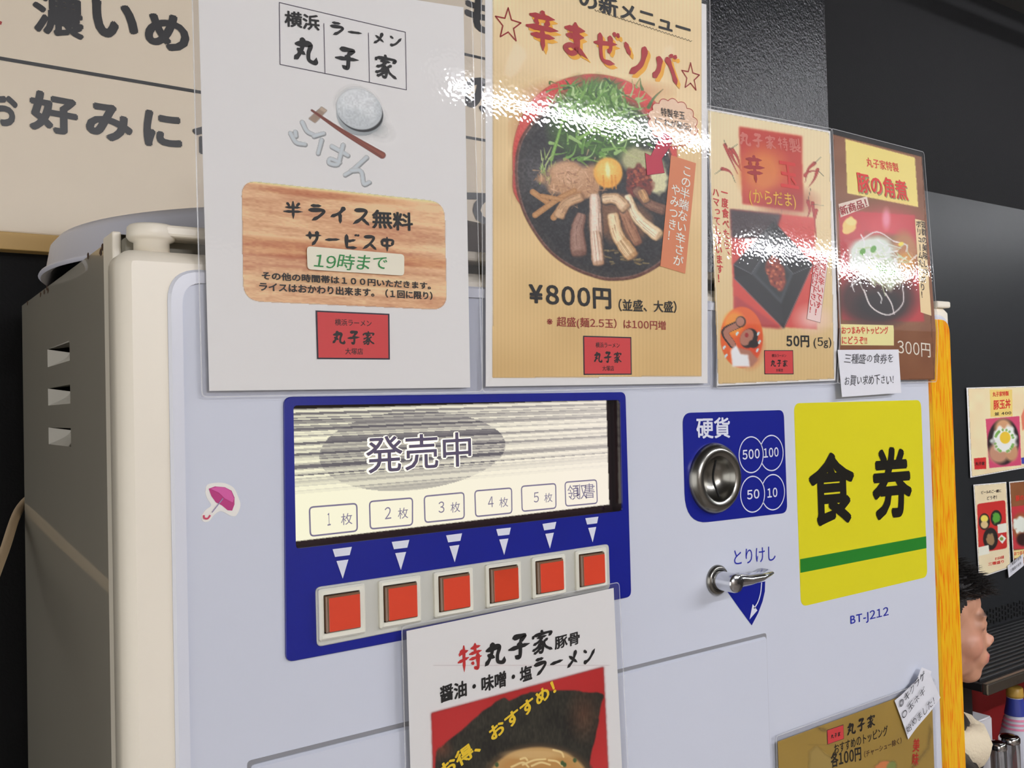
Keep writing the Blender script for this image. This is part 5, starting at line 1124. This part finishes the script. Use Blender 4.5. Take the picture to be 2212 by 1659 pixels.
# ================================================================== PERSON
EYEP = at_y(2110, 1352, .255); PS = .94
FA = math.radians(-44)
def local_to_world(P, origin, a=FA):
    P = np.asarray(P, float)*PS; c, s = math.cos(a), math.sin(a)
    return np.stack([P[..., 0]*c-P[..., 1]*s, P[..., 0]*s+P[..., 1]*c, P[..., 2]], -1)+origin
HO = EYEP-(local_to_world(np.array([.068, -.030, 0.]), np.zeros(3)))      # head centre so that the near eye lands where it is seen
fl = -HO[2]/PS                                                               # floor in local z
pt_ = thing('person', 'seated person in profile with short black hair, black jacket and cream fleece collar', 'person', (float(HO[0]-.04), float(HO[1]+.03), 0))
E_ = []
def eb(c, r, rot=0.): E_.append((c, r, rot))
def cap(a, b, ra, rb):
    a, b = np.array(a, float), np.array(b, float); n = max(2, int(np.linalg.norm(b-a)/(min(ra, rb)*.35)))
    for i in range(n+1): t = i/n; r_ = ra+(rb-ra)*t; eb(a+(b-a)*t, (r_, r_, r_))
eb((-.018, 0, .028), (.096, .078, .090)); eb((.028, 0, -.022), (.062, .064, .082)); eb((.030, 0, .040), (.055, .062, .05)); eb((.022, 0, -.070), (.055, .052, .036)); eb((.056, 0, -.094), (.027, .027, .021))
for s in (-1, 1):
    eb((.047, s*.038, -.034), (.030, .026, .030)); eb((.068, s*.032, .002), (.0165, .018, .0125)); eb((.074, s*.028, .020), (.013, .024, .009)); eb((-.008, s*.078, -.012), (.019, .008, .031)); eb((.092, s*.011, -.038), (.009, .007, .007))
    eb((.000, s*.050, -.060), (.035, .018, .030))
eb((.080, 0, .018), (.012, .02, .012)); eb((.086, 0, -.010), (.010, .008, .022), .25); eb((.097, 0, -.031), (.0125, .0105, .0105)); eb((.070, 0, -.062), (.024, .032, .026)); eb((.0885, 0, -.060), (.010, .021, .0055)); eb((.0875, 0, -.071), (.0095, .018, .0065)); eb((.066, 0, -.082), (.020, .024, .010))
cap((-.025, 0, -.06), (-.045, 0, -.19), .054, .060)
cap((-.05, 0, -.24), (-.06, 0, -.62), .105, .115)
for s in (-1, 1):
    cap((-.05, 0, -.23), (-.05, s*.155, -.26), .07, .062); cap((-.055, s*.07, -.30), (-.06, s*.075, -.60), .095, .09)
    cap((-.05, s*.185, -.28), (-.02, s*.235, -.53), .054, .042); cap((-.02, s*.235, -.53), (.20, s*.13, -.555), .040, .027)
    cap((.20, s*.13, -.555), (.255, s*.10, -.56), .026, .030); eb((.27, s*.09, -.56), (.045, .036, .016))
    for k, (L, dy) in enumerate(((.068, -.030), (.078, -.011), (.073, .008), (.058, .026))):
        b0 = np.array((.305, s*.085+dy, -.560)); b1 = b0+(L*.5, dy*.1, -.004); b2 = b1+(L*.42, 0, -.020); cap(b0, b1, .0088, .0082); cap(b1, b2, .0082, .007)
    cap((.262, s*(.09-.038), -.556), (.298, s*(.09-.068), -.562), .0105, .0085)
    cap((-.04, s*.08, -.64), (.36, s*.11, -.63), .088, .062); cap((.36, s*.11, -.63), (.34, s*.11, fl+.10), .058, .038); cap((.33, s*.11, fl+.045), (.49, s*.125, fl+.03), .040, .030)
bm = bmesh.new()
for c, r_, rot in E_:
    M = Matrix.Translation(Vector(c)) @ Matrix.Rotation(rot, 4, 'Y') @ Matrix.Diagonal((*r_, 1)); bmesh.ops.create_icosphere(bm, subdivisions=2, radius=1, matrix=M)
me = bpy.data.meshes.new('tmp'); bm.to_mesh(me); bm.free(); o = bpy.data.objects.new('tmp', me); COL.objects.link(o)
md = o.modifiers.new('r', 'REMESH'); md.mode = 'VOXEL'; md.voxel_size = .0042; md = o.modifiers.new('s', 'SMOOTH'); md.iterations = 9; md.factor = .5
bpy.context.view_layer.update(); bme = bpy.data.meshes.new_from_object(o.evaluated_get(bpy.context.evaluated_depsgraph_get())); bpy.data.objects.remove(o)
BV = np.array([v.co for v in bme.vertices]); BN = np.array([v.normal for v in bme.vertices]); BF = [tuple(p.vertices) for p in bme.polygons]
x, y, z = BV.T
def g(cx, cy, cz, sx_, sy_, sz_): return np.exp(-((x-cx)/sx_)**2-((abs(y)-cy)/sy_)**2-((z-cz)/sz_)**2)
skin = np.array([188, 138, 112.])*np.ones((len(BV), 3))
def tintc(k, c): 
    global skin
    skin = skin*(1-k[:, None])+np.array(c)*k[:, None]
tintc(.5*g(.055, .045, -.035, .03, .02, .025), (206, 130, 112)); tintc(.9*np.clip(1.6*g(.097, 0, -.065, .012, .020, .0085), 0, 1), (178, 92, 88)); tintc(.85*np.clip(1.5*g(.084, .030, .0235, .014, .018, .0035), 0, 1), (44, 32, 28))
tintc(.9*np.clip(1.5*g(.084, .031, -.0035, .012, .012, .0022), 0, 1), (40, 26, 24)); tintc(.35*g(.098, .0, -.034, .015, .012, .012), (206, 130, 110))
bme.vertices.foreach_set('co', local_to_world(BV, HO).ravel()); a = bme.color_attributes.new('Col', 'FLOAT_COLOR', 'POINT')
a.data.foreach_set('color', np.concatenate([alb(skin), np.ones((len(BV), 1))], 1).ravel().astype(np.float32)); bme.update(); bme.materials.clear()
body = link('body', bme, attr_mat('skin', .45), pt_, True); body.name = 'body'
def garment(name, mask, off, m, **kw):
    idx = np.nonzero(mask)[0]; re = -np.ones(len(BV), int); re[idx] = np.arange(len(idx)); F = [tuple(re[i] for i in f) for f in BF if all(mask[i] for i in f)]
    P = BV[idx]+BN[idx]*(off(idx) if callable(off) else off)[..., None] if callable(off) else BV[idx]+BN[idx]*off
    return mesh(name, local_to_world(P, HO), F, m, pt_, True, **kw)
# hairline: forehead high, short at the sides, around the ear, down the nape
arm = (abs(y) > .04) & (x > .17) & (z < -.4) & (z > -.6)
hl = np.where(x > .02, .052+.35*np.clip(x-.045, 0, 1)-1.6*np.clip(.062-x, 0, .03), np.where(x > -.012, .004-.9*np.clip(x, -.012, .02), -.075+.3*np.clip(x+.09, 0, 1)))
hl = np.where((x > -.012) & (x <= .045), -.010+1.33*x, hl)
hl = np.where(x > .045, .050, hl)
earm = (abs(y) > .074) & (x > -.03) & (x < .018) & (z < .016)
hm = (z > hl) & ~earm & (z > -.09) & (np.hypot(x, y) < .2)
HM = mat('black_hair', (22, 18, 17), .5, bump=.9, bscale=500)
hoff = lambda i: .0035+.012*np.clip((BV[i, 2]-.03)/.08, 0, 1)+.003*np.sin(BV[i, 0]*310+BV[i, 1]*190)*np.clip(BV[i, 2]*14, 0, 1)
hair = garment('hair', hm, hoff, HM)
rr3 = random.Random(9); V = []; F = []
top = np.nonzero(hm & (z > .055))[0]
for k in range(1100):
    i = int(rr3.choice(top)); p = BV[i]+BN[i]*.010; fw = np.array([.8, rr3.uniform(-.5, .5), rr3.uniform(-.1, .5)]); d = BN[i]*.75+fw*(.4+4*max(0, p[0])); d /= np.linalg.norm(d); L = rr3.uniform(.014, .032)
    s1 = np.cross(d, (0, 0, 1)); s1 /= np.linalg.norm(s1)+1e-9; s2 = np.cross(d, s1); w = .0016; k0 = len(V); m_ = p+d*L*.55+np.array([.003, 0, .001]); e_ = p+d*L+np.array([.008, 0, -.004])
    V += [p+s1*w, p-s1*w*.5+s2*w, p-s1*w*.5-s2*w, m_+s1*w*.7, m_-s1*w*.4+s2*w*.7, m_-s1*w*.4-s2*w*.7, e_]
    for a_ in range(3): b_ = (a_+1) % 3; F += [(k0+a_, k0+b_, k0+3+b_, k0+3+a_), (k0+3+a_, k0+3+b_, k0+6)]
mesh('hair_strands', local_to_world(np.array(V), HO), F, HM, hair, kind='stuff')
jk = (z < -.165) & (z > -.64) & ~((x > .19)) & ~((x > .06) & (z < -.60))
mesh_j = garment('jacket', jk & ~((x > .10) & (abs(y) < .2) & (z < -.57) & (z > -.7) & (abs(z+.555) > .05)), lambda i: .020+.004*np.sin(BV[i, 2]*70), mat('black_jacket', (24, 24, 27), .45, bump=.3, bscale=120))
garment('trousers', (z < -.575) & (z > fl+.09) & ~((x > .15) & (z > -.585)) & ~((x > .2) & (abs(z+.56) < .03)), .006, mat('dark_trousers', (34, 36, 46), .8))
garment('shoe', (z < fl+.10), .006, mat('black_shoes', (18, 18, 18), .5))
V = []; F = []; n1, n2 = 64, 16; rn = np.random.default_rng(4)
for i in range(n1):
    a_ = 2*math.pi*i/n1; R = .094+.012*math.cos(2*a_); c_ = np.array([-.045+R*math.cos(a_), R*1.12*math.sin(a_), -.190-.030*math.cos(a_)])
    for j in range(n2):
        b_ = 2*math.pi*j/n2; w = .024*(1+.34*rn.random()); V.append(c_+np.array([math.cos(a_)*math.cos(b_), math.sin(a_)*math.cos(b_), 1.25*math.sin(b_)])*w)
for i in range(n1):
    for j in range(n2): F.append((i*n2+j, ((i+1) % n1)*n2+j, ((i+1) % n1)*n2+(j+1) % n2, i*n2+(j+1) % n2))
mesh('fleece_collar', local_to_world(np.array(V), HO), F, mat('cream_fleece', (220, 206, 178), .95, bump=1., bscale=260), pt_, True, label='cream fleece collar')
sc_ = local_to_world(np.array([-.05, 0, 0.]), HO); seat_z = HO[2]-.735*PS
st_.location = (float(sc_[0]), float(sc_[1]), 0)
lathe('seat', [(0, seat_z-.05), (.15, seat_z-.05), (.165, seat_z-.035), (.165, seat_z-.012), (.15, seat_z), (0, seat_z)], (sc_[0], sc_[1], 0), (0, 0, 1), mat('black_vinyl', (26, 26, 26), .4), st_, 36)
lathe('post', [(.025, .02), (.025, seat_z-.05)], (sc_[0], sc_[1], 0), (0, 0, 1), CH, st_, 20); lathe('base', [(0, 0), (.19, 0), (.19, .008), (.03, .03), (0, .03)], (sc_[0], sc_[1], 0), (0, 0, 1), CH, st_, 36)

build_text()
for o in TH:     # roots sit at their things' bases; children keep their world-space geometry
    inv = Matrix.Translation(-o.location)
    for c in o.children: c.matrix_parent_inverse = inv
